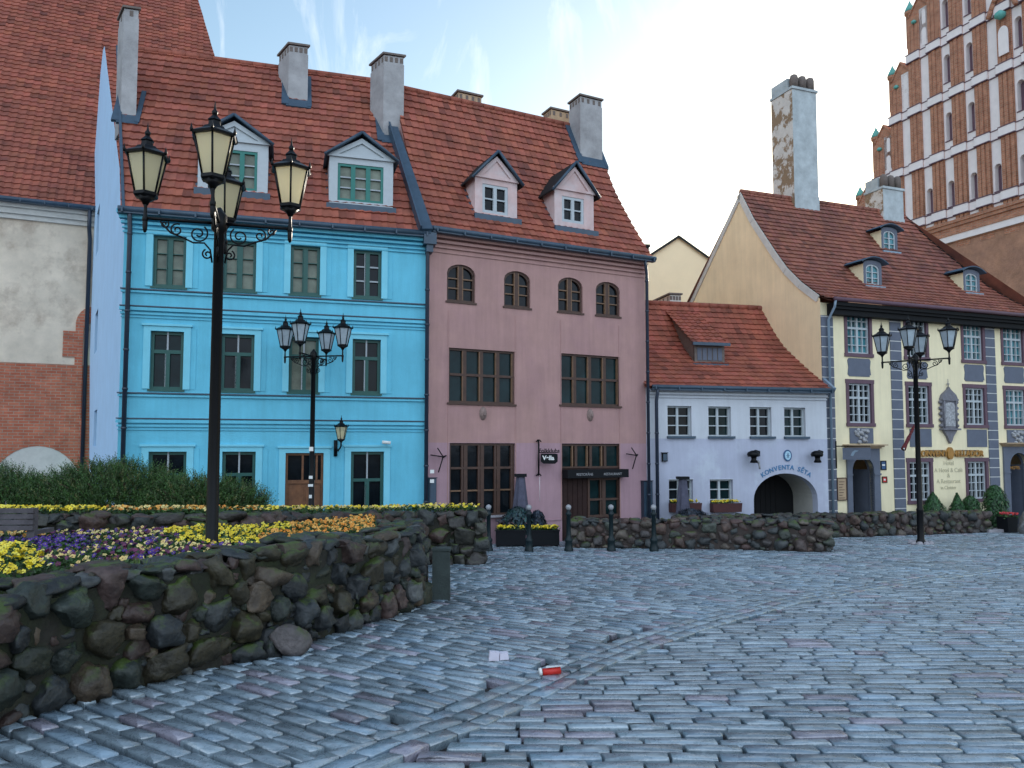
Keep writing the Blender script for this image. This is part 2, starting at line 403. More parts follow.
def chimney(house, fr, u0, u1, w0, w1, z0, z1, m='chim', cap='chim_dark', name='chimney', holes=4):
    mb = MB(); box(mb, fr, u0, u1, w0, w1, z0, z1-.32)
    box(mb, fr, u0+.015, u1-.015, w0+.015, w1-.015, z1-.32, z1-.08, 0)
    o = mb.build(name, M[m], house)
    c = MB(); box(c, fr, u0-.04, u1+.04, w0-.04, w1+.04, z1-.06, z1)
    for k in range(holes):
        t = u0+(u1-u0)*(k+.5)/holes; box(c, fr, t-.045, t+.045, w0+.005, w0+.05, z1-.27, z1-.12)
        t = w0+(w1-w0)*(k+.5)/holes; box(c, fr, u0+.005, u0+.05, t-.045, t+.045, z1-.27, z1-.12)
    c.build('chimney_cap', M[cap], o)
    return o
EXPO = 1.22
# ================================================================== BUILDINGS
def roof_hit(fr, px, py, prof):
    d = ray(px, py)
    for i, ((a, b), (c, e)) in enumerate(zip(prof, prof[1:])):
        tan = (e-b)/(c-a)
        t = ((b-tan*a)-CAMH-tan*(fr.P[0]*fr.n[0]+fr.P[1]*fr.n[1]))/(d.z-tan*(d.x*fr.n[0]+d.y*fr.n[1]))
        X, Y = d.x*t, d.y*t; w = (X-fr.P[0])*fr.n[0]+(Y-fr.P[1])*fr.n[1]
        if (w >= a-.02 or i == 0) and (w <= c+.02 or i == len(prof)-2):
            return (X-fr.P[0])*fr.D[0]+(Y-fr.P[1])*fr.D[1], w, CAMH+d.z*t
def zr(prof, w):
    for (a, b), (c, e) in zip(prof, prof[1:]):
        if w <= c: return b+(e-b)*(w-a)/(c-a)
    return prof[-1][1]
def wz(prof, z):
    for (a, b), (c, e) in zip(prof, prof[1:]):
        if z <= e: return a+(c-a)*(z-b)/(e-b)
    return prof[-1][0]
def su(prof, w):
    s = 0
    for (a, b), (c, e) in zip(prof, prof[1:]):
        if w <= c: return s+math.hypot(c-a, e-b)*(w-a)/(c-a)
        s += math.hypot(c-a, e-b)
    return s
def roof_strip(mb, mp, pts, width, h0=-.02, h1=.075, m=0):
    """a sheet-metal strip lying on the roof, along (u,s) points"""
    for (a, b), (c, d) in zip(pts, pts[1:]):
        L = math.hypot(c-a, d-b); nx, ny = -(d-b)/L*width/2, (c-a)/L*width/2
        q = [(a+nx, b+ny), (c+nx, d+ny), (c-nx, d-ny), (a-nx, b-ny)]
        V = [mp(x, y, h) for h in (h0, h1) for x, y in q]
        mb.add(V, [(0, 3, 2, 1), (4, 5, 6, 7), (0, 1, 5, 4), (1, 2, 6, 5), (2, 3, 7, 6), (3, 0, 4, 7)], m)
def sub_strip(mb, mp, pts, width, n=8, **k):
    P = []
    for (a, b), (c, d) in zip(pts, pts[1:]):
        for i in range(n): P.append((a+(c-a)*i/n, b+(d-b)*i/n))
    P.append(pts[-1]); roof_strip(mb, mp, P, width, **k)
def make_roof(house, fr, prof, clip, tm='tile', seed=1, tw=.21, rh=.33, back=None, ridge=True, name='roof', amp=.022):
    bm, mp, S = tiles(fr, prof, clip, tw, rh, amp=amp, seed=seed)
    # under-sheet so nothing shows through, and the back slope
    lay = bm.loops.layers.float_color['Col']
    def q(ps, col=(.8, .8, .8, 1)):
        f = bm.faces.new([bm.verts.new(p) for p in ps])
        for l in f.loops: l[lay] = col
    ss = [s for s in S]
    tl, tr = max(clip, key=lambda p: p[1]-p[0]*.001), max(clip, key=lambda p: p[1]+p[0]*.001)
    bl, br = min(clip, key=lambda p: p[1]+p[0]*.001), min(clip, key=lambda p: p[1]-p[0]*.001)
    for a, b in zip(ss, ss[1:]):
        def ed(s, l, h): t = (s-l[1])/(h[1]-l[1]); return l[0]+(h[0]-l[0])*t
        b2 = min(b, tl[1])
        if a >= b2: continue
        q([mp(ed(a, bl, tl), a, -.03), mp(ed(a, br, tr), a, -.03), mp(ed(b2, br, tr), b2, -.03), mp(ed(b2, bl, tl), b2, -.03)])
    if back:
        w1, z1 = back; wt, zt = prof[-1]
        q([fr.pt(tl[0], wt, zt), fr.pt(tr[0], wt, zt), fr.pt(tr[0]-.2, w1, z1), fr.pt(tl[0]-.2, w1, z1)])
    ro = bm_obj(bm, name, M[tm], house)
    if ridge:
        mb = MB(); wt, zt = prof[-1]; n = int((tr[0]-tl[0])/.38); r = random.Random(seed)
        for i in range(n):
            a = tl[0]+(tr[0]-tl[0])*i/n; b = tl[0]+(tr[0]-tl[0])*(i+1.06)/n; g = r.uniform(.75, 1.1)
            tube(mb, [fr.pt(a, wt, zt+.02), fr.pt(b, wt, zt+.035)], .115, 8, col=(g, g, g), r2=.10)
        mb.build('ridge_cap', M[tm], ro)
    return ro, mp
def dormer(house, fr, prof, u0, u1, zb, ze, za, win, wall='pink_pale', frm='white_wood', ov=.13, rm='metal_blue', tm=None, fwd=.0, vx=((.5, .05),), hz=((.5, .03),), bm=None, ped=None, gm='glass', fl='metal_blue', label=None, wfw=.06):
    wf = wz(prof, zb)-fwd; uc = (u0+u1)/2; we = wz(prof, ze); wa = wz(prof, za)
    D = MB()
    outer = [(u0, zb-.25), (u1, zb-.25), (u1, ze), (uc, za-.10), (u0, ze)]
    wall_face(D, fr, outer, [rect(*win)], wf, .10)
    for u in (u0, u1): D.add([fr.pt(u, wf, zb-.25), fr.pt(u, wf, ze), fr.pt(u, we, ze), fr.pt(u, wf+.05, zb-.25)], [(0, 1, 2, 3)])
    d = D.build('dormer', M[wall], house)
    if label: d['label'] = label
    r = MB()
    for sgn, ue in ((-1, u0-ov), (1, u1+ov)):
        zee = ze-(za-ze)*ov/((u1-u0)/2)
        a = [fr.pt(ue, wf-.14, zee), fr.pt(uc, wf-.14, za), fr.pt(uc, wa+.06, za), fr.pt(ue, wz(prof, zee)+.06, zee)]
        b = [p+Vector((0, 0, .055)) for p in a]
        r.add(a+b, [(0, 1, 2, 3), (7, 6, 5, 4), (0, 4, 5, 1), (1, 5, 6, 2), (2, 6, 7, 3), (3, 7, 4, 0)])
    r.build('dormer_roof', M[tm or rm], d)
    if tm or True:   # dark metal verge along the gable
        v = MB()
        for ue in (u0-ov, u1+ov):
            zee = ze-(za-ze)*ov/((u1-u0)/2)
            tube(v, [fr.pt(ue, wf-.15, zee+.03), fr.pt(uc, wf-.15, za+.03)], .045, 6)
        box(v, fr, u0-.07, u1+.07, wf-.17, wf+.02, zb-.20, zb+.0)
        for u in (u0-.035, u1+.035): tube(v, [fr.pt(u, wf-.02, zb-.05), fr.pt(u, we, ze+.0)], .04, 6)
        v.build('flashing', M[fl], d)
    p = MB()    # pediment mouldings
    pm = ped or wall
    box(p, fr, u0-.05, u1+.05, wf-.06, wf+.01, ze-.05, ze+.02)
    for ua in (u0, u1):
        s = 1 if ua == u0 else -1
        prism(p, fr, [(ua-s*.02, ze+.0), (ua+s*.20, ze+.0), (uc, za-.24), (uc, za-.10)] if s == 1 else [(ua+.02, ze), (uc, za-.10), (uc, za-.24), (ua-.20, ze)], wf-.05, wf+.005)
    p.build('pediment', M[pm], d)
    w_ = MB(); bars(w_, fr, win, wfw, wf+.02, wf+.09, vx, hz, 0, 1 if bm else 0)
    f = w_.build('window', [M[frm], M[bm or frm]], d)
    g = MB(); prism(g, fr, rect(win[0]+.01, win[1]-.01, win[2]+.01, win[3]-.01), wf+.09, wf+.097); g.build('pane', M[gm], f)
    return d

# ------------------------------------------------------------------ brick church with the big roof, far left
FL = Frame((-16.9, 30.2), (.914, .407)); DZ = FL.z(44, 207)-10.32
M['brickL'] = brick_mat('old_red_brick', (.42, .105, .055), (.50, .155, .085), (.38, .25, .18), FL, .34, .115, .016)
lc = thing('brick_church', 'tall church with red tiled roof and half plastered brick wall, left edge behind the hedge', 'church', FL.pt(0, 0, gz(28)))
zb_ = FL.z(40, 363.5)
mb = MB(); wall_face(mb, FL, rect(-16, 7, zb_, 10.3+DZ), [], 0)
for a, b in (((-16, 0), (-16, 14)), ((7, 0), (7, 14)), ((-16, 14), (7, 14))):
    mb.quad(FL.pt(a[0], a[1], -1.6), FL.pt(b[0], b[1], -1.6), FL.pt(b[0], b[1], 10.3+DZ), FL.pt(a[0], a[1], 10.3+DZ))
mb.build('plaster_wall', M['oldplaster'], lc)
mb = MB()
ua, ub = FL.u(-14, 460), FL.u(86, 460); zs, zt = FL.z(40, 474), FL.z(38, 446)
wall_face(mb, FL, rect(-16, 7, -1.6, zb_), [], -.012)
mb.build('brick_base', M['brickL'], lc)
mb = MB(); a1 = arch(ua, ub, -1.2, zt, zt-zs+1.0, 20); prism(mb, FL, a1, -.04, .1); mb.build('blind_arch', M['cornice'], lc)
mb = MB(); a2 = arch(ua-.28, ub+.28, -1.2, zt+.28, zt-zs+1.28, 20)[2:]; a1 = a1[2:]
for i in range(len(a1)-1): prism(mb, FL, [a1[i], a1[i+1], a2[i+1], a2[i]], -.055, .05)
x0, x1 = FL.u(74, 380), FL.u(90.5, 380); xi = FL.u(82, 380)   # tall brick arch beside the downpipe
zt2, zt1, zlo = FL.z(89, 307), FL.z(89, 323), FL.z(80, 418)
rr_o, rr_i = (x1-x0)*1.05, (x1-xi)*1.05
A = []; B = []
for i in range(9):
    t = math.pi/2*i/8
    A.append((x0+rr_o*(1-math.cos(t)), zt2-rr_o*1.2+rr_o*1.2*math.sin(t))); B.append((xi+rr_i*(1-math.cos(t)), zt1-rr_i*1.2+rr_i*1.2*math.sin(t)))
for i in range(8): prism(mb, FL, [A[i], B[i], B[i+1], A[i+1]], -.06, .02)
prism(mb, FL, [(x0, zb_), (xi, zlo), B[0], A[0]], -.055, .02)
box(mb, FL, FL.u(63, 340), x0-.002, -.045, .02, FL.z(68, 357), FL.z(68, 331))
mb.build('brick_arch_trim', M['brickL'], lc)
mb = MB(); box(mb, FL, -16, 7, -.10, 0, 9.72+DZ, 9.9+DZ); box(mb, FL, -16, 7, -.2, 0, 9.9+DZ, 10.12+DZ); box(mb, FL, -16, 7, -.3, 0, 10.12+DZ, 10.32+DZ)
mb.build('cornice', M['cornice'], lc)
profL = [(-.45, 10.32+DZ), (13, 30.4+DZ)]
SL = math.hypot(13.45, 20.08)
vq = [roof_hit(FL, *q, profL) for q in ((215, 58), (198, 0))]; uv = lambda w: vq[0][0]+(vq[1][0]-vq[0][0])*(w-vq[0][1])/(vq[1][1]-vq[0][1])
make_roof(lc, FL, profL, [(-16, 0), (uv(-.45), 0), (uv(13), SL), (-16, SL)], 'tile', 3, .30, .32, back=(26, 10.3), amp=.045)
gutter(lc, FL, -16, 5.9, 10.36+DZ, -.52, .09)
mb = MB(); u = FL.u(88, 300); tube(mb, [FL.pt(u, -.5, 10.3+DZ), FL.pt(u-.02, -.3, 9.6+DZ), FL.pt(u, -.12, 9.2+DZ), FL.pt(u, -.12, -1.3)], .075, 10); mb.build('downpipe', M['pipe'], lc)

# ------------------------------------------------------------------ blue house
FB = Frame((-9.54, 18.65), (7.25, 2.15)); LB = 7.56
bh = thing('blue_house', 'bright blue three storey house with green windows and red tiled roof', 'house', FB.pt(0, 0, gz(19)))
Z0 = -1.2
def FBu(x): return FB.u(x, 400)
uw = [(FB.u(151.8, 300), FB.u(185, 300)), (FB.u(222.6, 300), FB.u(255.4, 300)), (FB.u(290, 300), FB.u(319.6, 300)), (FB.u(353.2, 300), FB.u(381.2, 300))]
rows = [(5.80, FB.z(170, 236)), (3.24, FB.z(168, 331.5))]
g3 = FB.z(365, 451.6)
door_b = (FB.u(285.2, 480), FB.u(323.3, 480), -.72, FB.z(303, 453))
wins1 = [(a, b, r[0], r[1]) for r in rows for a, b in uw]
wins3 = [(FB.u(148.5, 460), FB.u(186.5, 460), -.15, g3), (FB.u(222, 470), FB.u(255.4, 470), -.15, g3), (FB.u(350.7, 480), FB.u(383.6, 480), -.70, g3)]
mb = MB()
wall_face(mb, FB, rect(0, LB, Z0, 7.6), [rect(*o) for o in wins1+wins3+[door_b]], 0, .16)
mb.quad(FB.pt(LB, 0, Z0), FB.pt(LB-1.7, 9.2, Z0), FB.pt(LB-1.7, 9.2, 7.6), FB.pt(LB, 0, 7.6))
mb.quad(FB.pt(-2.4, 9.2, Z0), FB.pt(LB-1.7, 9.2, Z0), FB.pt(LB-1.7, 9.2, 7.6), FB.pt(-2.4, 9.2, 7.6))
mb.build('wall', M['blue'], bh)
FS = Frame((-9.54, 18.65), (-.616, 1.0))
RB = 4.45/.966
side_w = []
for (xa, xb, ya, yb) in ((95.8, 101.2, 210, 258), (94.2, 100, 308, 355), (93, 98.8, 407, 452)):
    ub_, ua_ = FS.u(xa, ya), FS.u(xb, ya); um_ = (ua_+ub_)/2; side_w.append((um_-.75, um_+.75, FS.z(97.5, yb-6), FS.z(97.5, ya+2)))
mb = MB()
wall_face(mb, FS, [(0, Z0)]+[FS.uz(*q) for q in ((89.3, 470), (90.2, 300), (91.5, 200), (92.6, 177), (95.2, 147), (98, 108), (100.5, 73), (103, 50), (104.6, 46))]+[(0, 7.62)], [rect(*o) for o in side_w], 0, -.22)
mb.build('gable_wall', M['blue_side'], bh)
for o in side_w:
    f = MB(); bars(f, FS, o, .06, -.22, -.17, ((.5, .05),), ((.5, .04),)); f = f.build('window', M['green'], bh)
    g = MB(); prism(g, FS, rect(*o), -.26, -.225); g.build('pane', M['glass'], f)
BW = []
for i, o in enumerate(wins1+wins3):
    r = i//4
    if r == 0: vx, hz, gm, bmn = ((.5, .13), (.42, .03)), ((.36, .018), (.66, .018)), ('glass_curt' if i < 3 else 'glass'), ('green' if i < 3 else 'grey_wood')
    elif r == 1: vx, hz, gm, bmn = ((.5, .12, 0, .66), (.5, .04, .68, 1), (.44, .03, .05, .62)), ((.655, .09),), ('glass_curt' if i == 6 else 'glass_teal' if i == 4 else 'glass'), 'grey_wood'
    else: vx, hz, gm, bmn = ((.5, .12, 0, .68), (.5, .04, .7, 1), (.45, .03, .03, .62)), ((.69, .08),), 'glass', 'grey_wood'
    if i == 3: vx, hz = ((.5, .13), (.42, .035)), ((.36, .04), (.66, .04))
    w_ = window(bh, FB, o, .13, .075, vx, hz, 'green', bmn, gm, ('green', .03)); BW.append(w_)
mb = MB(); bars(mb, FB, door_b, .06, .06, .13, ((.45, .05, .70, 1), (.82, .05, .70, 1)), ((.69, .09),))
zz = door_b[2]+(door_b[3]-door_b[2])*.69
box(mb, FB, door_b[0]+.06, door_b[1]-.06, .09, .14, door_b[2], zz)
for a, b in ((.10, .48), (.54, .92)):
    for c, d in ((.06, .42), (.48, .92)):
        du = door_b[1]-door_b[0]; dz = zz-door_b[2]
        box(mb, FB, door_b[0]+du*a, door_b[0]+du*b, .075, .095, door_b[2]+dz*c, door_b[2]+dz*d)
dr = mb.build('door', M['wood_door'], bh); dr['label'] = 'brown wooden panelled double door with glazed transom'
g = MB(); box(g, FB, door_b[0]+.03, door_b[1]-.03, .135, .15, zz, door_b[3]); g.build('pane', M['glass'], dr)
mb = MB(); lathe(mb, [(.02, 0), (.03, .02), (.02, .04)], FB.pt((door_b[0]+door_b[1])/2+.1, .06, .2), 8); mb.build('handle', M['silver'], dr)
# casings (flat surrounds proud of the wall), each with its own window or door
for i, (o_, (a, b, c, d)) in enumerate(zip(BW+[dr], wins1+wins3+[door_b])):
    mb = MB(); t = .16; lo = c if i < 4 else (c+.01); k = t*.8
    V_ = lambda P_, w: [FB.pt(u, w, z) for u, z in P_]
    out_ = [(a-t, lo), (a-t, d+k), (b+t, d+k), (b+t, lo), (b+.002, lo), (b+.002, d+.002), (a-.002, d+.002), (a-.002, lo)]
    prism(mb, FB, out_, -.035, .01)
    if i >= 4: box(mb, FB, a-t-.04, b+t+.04, -.075, .01, d+k+.0, d+k+.05)
    mb.build('window_casing' if i < 11 else 'door_casing', M['blue_trim'], o_)
    mb = MB(); box(mb, FB, b+t+.002, b+t+.13, -.014, .01, lo, d+t*.6); mb.build('raised_fascia', M['blue'], o_)
mb = MB()
def course(z, h, w, m=0):
    if m: h *= .7; w *= .7
    box(mb, FB, -.0-w*.6, LB, -w, .01, z-h/2, z+h/2, m)
for z in (5.70, 3.14): course(z, .045, .10, 1); course(z-.06, .05, .05)
for z in (5.28, 2.52):
    course(z, .04, .11, 1); course(z-.07, .08, .08); course(z-.18, .05, .05); course(z-.27, .025, .03)
for k, (z, h, w) in enumerate(((7.12, .04, .05), (7.22, .04, .07), (7.34, .06, .11), (7.46, .08, .17), (7.57, .10, .24))): course(z, h, w)
mb.build('string_course', [M['blue'], M['metal_blue']], bh)
profB = [(-.22, 7.60), (4.45, 13.9)]; SB = math.hypot(4.67, 6.3)
rf, mpB = make_roof(bh, FB, profB, [(-.05, 0), (7.45, 0), (6.62, SB), (-1.2, SB)], 'tile', 5, .215, .335, back=(9.3, 7.3))
mb = MB()
sub_strip(mb, mpB, [(.02, -.02), (-1.17, SB)], .07, h0=-.05, h1=.10)
sub_strip(mb, mpB, [(-.1, .03), (7.4, .03)], .12, h0=-.03, h1=.05)
mb.build('verge_flashing', M['metal_blue'], rf)
mb = MB(); sub_strip(mb, mpB, [(7.46, -.05), (6.66, SB-1.0)], .30, h0=-.08, h1=.22, n=12); sub_strip(mb, mpB, [(7.28, -.05), (6.5, SB)], .05, h0=.0, h1=.30, n=12)
mb.build('party_wall_flashing', M['metal_blue'], rf)
gutter(bh, FB, -.1, LB, 7.60, -.30, .075)
downpipe(bh, FB, FB.u(126, 400), Z0, 7.55, -.20, .055, kick=.0)
downpipe(bh, FB, LB-.05, Z0, 7.5, -.20, .055, kick=.0)
mb = MB(); box(mb, FB, LB-.18, LB+.16, -.36, .05, 7.30, 7.62); box(mb, FB, LB-.10, LB+.08, -.30, 0, 7.1, 7.3); mb.build('rainwater_hopper', M['metal_blue'], bh)
# dormers
u1_, w1_, z1_ = roof_hit(FB, 361, 207, profB)
def dz(fr, px, py, w): return fr.uz(px, py, w)
wf = w1_
a = FB.u(329, 190, wf); b = FB.u(393, 190, wf)
d2 = dormer(bh, FB, profB, a, b, z1_, FB.z(362, 157.5, wf), FB.z(362, 135.5, wf), (FB.u(337.5, 190, wf), FB.u(383.3, 190, wf), FB.z(360, 203, wf)+.03, FB.z(360, 165, wf)),
       wall='white_wood', frm='green_bright', bm='grey_wood', vx=((.335, .12), (.665, .12)), hz=((.36, .035), (.64, .035)), gm='glass_curt', rm='metal_blue', wfw=.07, label='white dormer with three green casements near the party wall')
u1_, w1_, z1_ = roof_hit(FB, 240, 193, profB); wf = w1_
b = FB.u(268, 170, wf); a = b-(FB.u(393, 190, wf)-FB.u(329, 190, wf))*1.0
ba, bb = FB.u(211, 170, wf), FB.u(257.3, 170, wf)
dormer(bh, FB, profB, a, b, z1_, FB.z(240, 141, wf), FB.z(236, 118, wf), (ba, bb, FB.z(240, 191, wf)+.03, FB.z(240, 150.5, wf)),
       wall='white_wood', frm='green_bright', bm='grey_wood', vx=((.335, .12), (.665, .12)), hz=((.36, .035), (.64, .035)), gm='glass_curt', wfw=.07, label='white dormer with three green casements behind the near lamp')
# chimneys (px reading of the front face: left, right, bottom; top)
def chim_at(house, fr, prof, xl, xr, yb, yt, depth, m='chim', cap='chim_dark', holes=4, flash=True, behind=None, mp=None, skew=None):
    xm = (xl+xr)/2
    if behind is None: u, w, z = roof_hit(fr, xm, yb, prof)
    else: w = behind; z = prof[-1][1]-2.0
    ul, ur = fr.u(xl, yb, w), fr.u(xr, yb, w); zt = fr.z(xm, yt, w)
    if skew:
        fk = Frame(tuple(fr.pt(ul, w, 0))[:2], fr.D); fk.n = skew
        o = chimney(house, fk, 0, ur-ul, 0, depth, z-.4, zt, m, cap, holes=holes)
    else: o = chimney(house, fr, ul, ur, w, w+depth, z-.4, zt, m, cap, holes=holes)
    if flash and behind is None:
        s = su(prof, w); f = MB()
        def SP(a, b, c, d): roof_strip(f, mp, [(a, b), (c, d)], .16, h0=0, h1=.07)
        q = [(ul-.06, s-.38), (ur+.10, s-.38), (ur+.10, s+.02), (ul-.06, s+.02)]
        V = [mp(x, y, h) for h in (.0, .07) for x, y in q]; f.add(V, [(0, 3, 2, 1), (4, 5, 6, 7), (0, 1, 5, 4), (1, 2, 6, 5), (2, 3, 7, 6), (3, 0, 4, 7)])
        e = su(prof, min(w+depth, prof[-1][0]))
        roof_strip(f, mp, [(ul-.08, s-.3), (ul-.08-.0, e)], .22, h0=0, h1=.08); roof_strip(f, mp, [(ur+.06, s-.3), (ur+.06, e)], .12, h0=0, h1=.08)
        f.build('chimney_flashing', M['metal_blue'], o)
    return o
chim_at(bh, FB, profB, 120.5, 136, 117.5, 6, .8, mp=mpB, holes=1, skew=(-.60, .80))
chim_at(bh, FB, profB, 288, 307.5, 102, 43.5, .9, mp=mpB, skew=(-.60, .80))
chim_at(bh, FB, profB, 383, 403.5, 138, 53.5, .9, mp=mpB, skew=(-.60, .80))
chim_at(bh, FB, profB, 353, 370, 90, 77, .7, 'chim_tan', behind=5.6)

# ------------------------------------------------------------------ pink house
FP = Frame((-2.29, 20.8), (.891, .454)); LP = 7.30
ph = thing('pink_house', 'dusty pink three storey house with brown windows between the blue and the white house', 'house', FP.pt(0, 0, gz(22)))
def up(x, y=400): return FP.u(x, y)
arch_w = [(up(446.9, 290), up(475.2, 290)), (up(504.1, 290), up(530.3, 290)), (up(558, 290), up(582.6, 290)), (up(595.8, 290), up(619.8, 290))]
zA0, zA1 = FP.z(461, 302), FP.z(461, 264.5)
bigs = [(up(448.4, 375), up(514.7, 375), FP.z(480, 403.5), FP.z(480, 349.5)), (up(560.3, 380), up(620, 380), FP.z(590, 405.5), FP.z(590, 355))]
gl = (up(449.4, 480), up(515.2, 480), FP.z(480, 516), FP.z(480, 443.3))
gr = (up(562, 480), up(620.5, 480), -1.0, FP.z(590, 444.3))
zsplit = FP.z(530, 443)
holesU = [arch(a, b, zA0, zA1, .26, 8) for a, b in arch_w]+[rect(*o) for o in bigs]
mb = MB(); wall_face(mb, FP, rect(0, LP, zsplit, 7.75), holesU, 0, .16)
mb.quad(FP.pt(LP, 0, Z0), FP.pt(LP, 6.6, Z0), FP.pt(LP, 6.6, 7.8), FP.pt(LP, 0, 7.8)); mb.quad(FP.pt(0, 6.6, Z0), FP.pt(LP, 6.6, Z0), FP.pt(LP, 6.6, 7.8), FP.pt(0, 6.6, 7.8))
PK = [(-.0, 7.72), (.31, 8.36), (.84, 9.06), (1.4, 9.85), (1.86, 10.54), (2.4, 11.58), (3.25, 13.1), (6.6, 7.8)]
FPR = Frame(tuple(FP.pt(LP, 0, 0))[:2], FP.n); FPL = Frame(tuple(FP.pt(0, 0, 0))[:2], FP.n)
for f_ in (FPR, FPL): wall_face(mb, f_, [(0, 7.6)]+[(6.6, 7.6)]+[(w, z) for w, z in reversed(PK)], [], 0)
mb.build('wall', M['pink'], ph)
mb = MB(); wall_face(mb, FP, rect(0, LP, Z0, zsplit), [rect(gl[0], gl[1], gl[2], zsplit-.01), rect(gr[0], gr[1], -1.0, zsplit-.01)], 0, .16); mb.build('mauve_wall_base', M['pink_low'], ph)
for a, b in arch_w: window(ph, FP, (a, b, zA0, zA1), .11, .06, ((.5, .10), (.42, .03), (.58, .03)), ((.36, .035), (.62, .035)), 'brown', 'tan', 'glass', ('brown', .03), arch_rise=.26)
for o in bigs:
    window(ph, FP, o, .11, .06, ((.25, .10), (.5, .10), (.75, .10), (.22, .035), (.47, .035), (.72, .035), (.97, .03)), ((.52, .07),), 'brown', 'tan', 'glass_teal', ('brown', .05))
window(ph, FP, gl, .11, .06, ((.25, .11), (.5, .11), (.75, .11), (.20, .06), (.45, .06), (.70, .06), (.955, .05)), ((.35, .04), (.66, .06)), 'brown', 'tan', 'glass', ('concrete', .12))
# the right ground-floor opening: transom lights, awning board, dark door and a window
t0 = FP.z(590, 468)
window(ph, FP, (gr[0], gr[1], t0, gr[3]), .11, .05, ((.25, .09), (.5, .09), (.75, .09), (.19, .045), (.44, .045), (.69, .045)), (), 'brown', 'tan', 'glass_teal')
um = up(589, 500); zdr = FP.z(590, 478)
window(ph, FP, (um, gr[1], FP.z(605, 517), zdr), .11, .07, ((.5, .12), (.4, .05)), ((.45, .06),), 'brown', 'tan', 'glass_teal')
mb = MB(); box(mb, FP, gr[0], um, .09, .15, -1.0, t0); box(mb, FP, um, gr[1], .03, .15, -1.1, FP.z(605, 517)); box(mb, FP, um, gr[1], .06, .15, zdr, t0)
for k in range(5): box(mb, FP, gr[0]+.08+k*.17, gr[0]+.21+k*.17, .075, .092, -.85, 1.05)
mb.build('door', M['dark_door'], ph)['label'] = 'dark brown plank door under the black awning board'
aw = MB(); ax0, ax1 = up(562.5, 474), up(623, 474); az0, az1 = FP.z(590, 477.5), FP.z(590, 469.3)
box(aw, FP, ax0, ax1, -.30, .02, az0, az1); awo = aw.build('awning_board', M['sign_dark'], ph)
text_mesh('lettering', 'RESTORĀNS', M['silver'], awo, FP, ax0+(ax1-ax0)*.27, az0+.07, -.305, .105, .004)
text_mesh('lettering', 'RESTAURANT', M['silver'], awo, FP, ax0+(ax1-ax0)*.73, az0+.07, -.305, .105, .004)
mb = MB()
for z, h, w in ((7.20, .03, .03), (7.34, .05, .06), (7.48, .07, .10), (7.62, .10, .17)): box(mb, FP, .02, LP, -w, .01, z-h/2, z+h/2)
for x in (448, 515.5, 561, 619.5): u = up(x, 420); box(mb, FP, u-.012, u+.012, -.012, .01, FP.z(x, 520), 5.6)
mb.build('cornice', M['pink'], ph)
mb = MB(); box(mb, FP, up(516, 520)+.06, up(561, 520), -.03, .01, FP.z(540, 521), FP.z(540, 519.5)); mb.build('base_band', M['pink_low'], ph)
for x, y in ((483, 413.5), (590, 415)):
    mb = MB(); u, z = FP.uz(x, y)
    for i in range(6): t = math.pi*i/6
    n = 12; V = [FP.pt(u, -.12, z)]
    for rr, ww in ((.07, -.10), (.12, -.05), (.15, .005)):
        for k in range(n): V.append(FP.pt(u+rr*.8*math.cos(2*math.pi*k/n), ww, z+rr*1.35*math.sin(2*math.pi*k/n)))
    F_ = [(0, 1+k, 1+(k+1) % n) for k in range(n)]+[(1+r*n+k, 1+(r+1)*n+k, 1+(r+1)*n+(k+1) % n, 1+r*n+(k+1) % n) for r in range(2) for k in range(n)]
    mb.add(V, F_, 0, (1, 1, 1), True)
    box(mb, FP, u-.035, u+.035, -.145, -.08, z-.05, z+.03); mb.build('carved_mask', M['mask'], ph)
profP = [(-.28, 7.74), (.31, 8.43), (.84, 9.13), (1.4, 9.92), (1.86, 10.61), (2.4, 11.66), (3.25, 13.2)]
SPk = su(profP, 3.25)
rfp, mpP = make_roof(ph, FP, profP, [(-.0, 0), (LP+.12, 0), (LP+.12, SPk), (-.0, SPk)], 'tile', 9, .215, .315, back=(6.8, 7.6))
mb = MB(); sub_strip(mb, mpP, [(0, .03), (LP+.1, .03)], .12, h0=-.03, h1=.05)
mb.build('eave_flashing', M['metal_blue'], rfp)
gutter(ph, FP, .0, LP+.14, 7.74, -.36, .075)
downpipe(ph, FP, LP-.22, Z0, 7.66, -.28, .05, kick=.10)
def pink_dormer(xl, xr, yb, ye, ya, xc, wx, label):
    u, w, z = roof_hit(FP, (xl+xr)/2, yb, profP)
    a, b = FP.u(xl, ye, w), FP.u(xr, ye, w)
    dormer(ph, FP, profP, a, b, z, FP.z((xl+xr)/2, ye, w), FP.z(xc, ya, w), (FP.u(wx[0], wx[2], w), FP.u(wx[1], wx[2], w), FP.z(xc, wx[3], w), FP.z(xc, wx[2], w)),
           vx=((.5, .11),), hz=((.5, .04),), tm='tile', ov=.15, wfw=.085, label=label)
pink_dormer(475, 517, 217.5, 178.5, 153.5, 496, (482.5, 508, 185.5, 214), 'pale pink gabled dormer with white window, left of the two')
pink_dormer(554.5, 593.5, 229.5, 190.5, 164, 574, (562, 583.8, 197.5, 223), 'pale pink gabled dormer with white window, right of the two')
chim_at(ph, FP, profP, 458, 482, 112, 92.5, .6, 'chim_tan', behind=3.9)
chim_at(ph, FP, profP, 551, 577, 128, 110, .6, 'chim_tan', behind=3.9)
chim_at(ph, FP, profP, 580.5, 602.5, 160, 96.5, .75, mp=mpP)

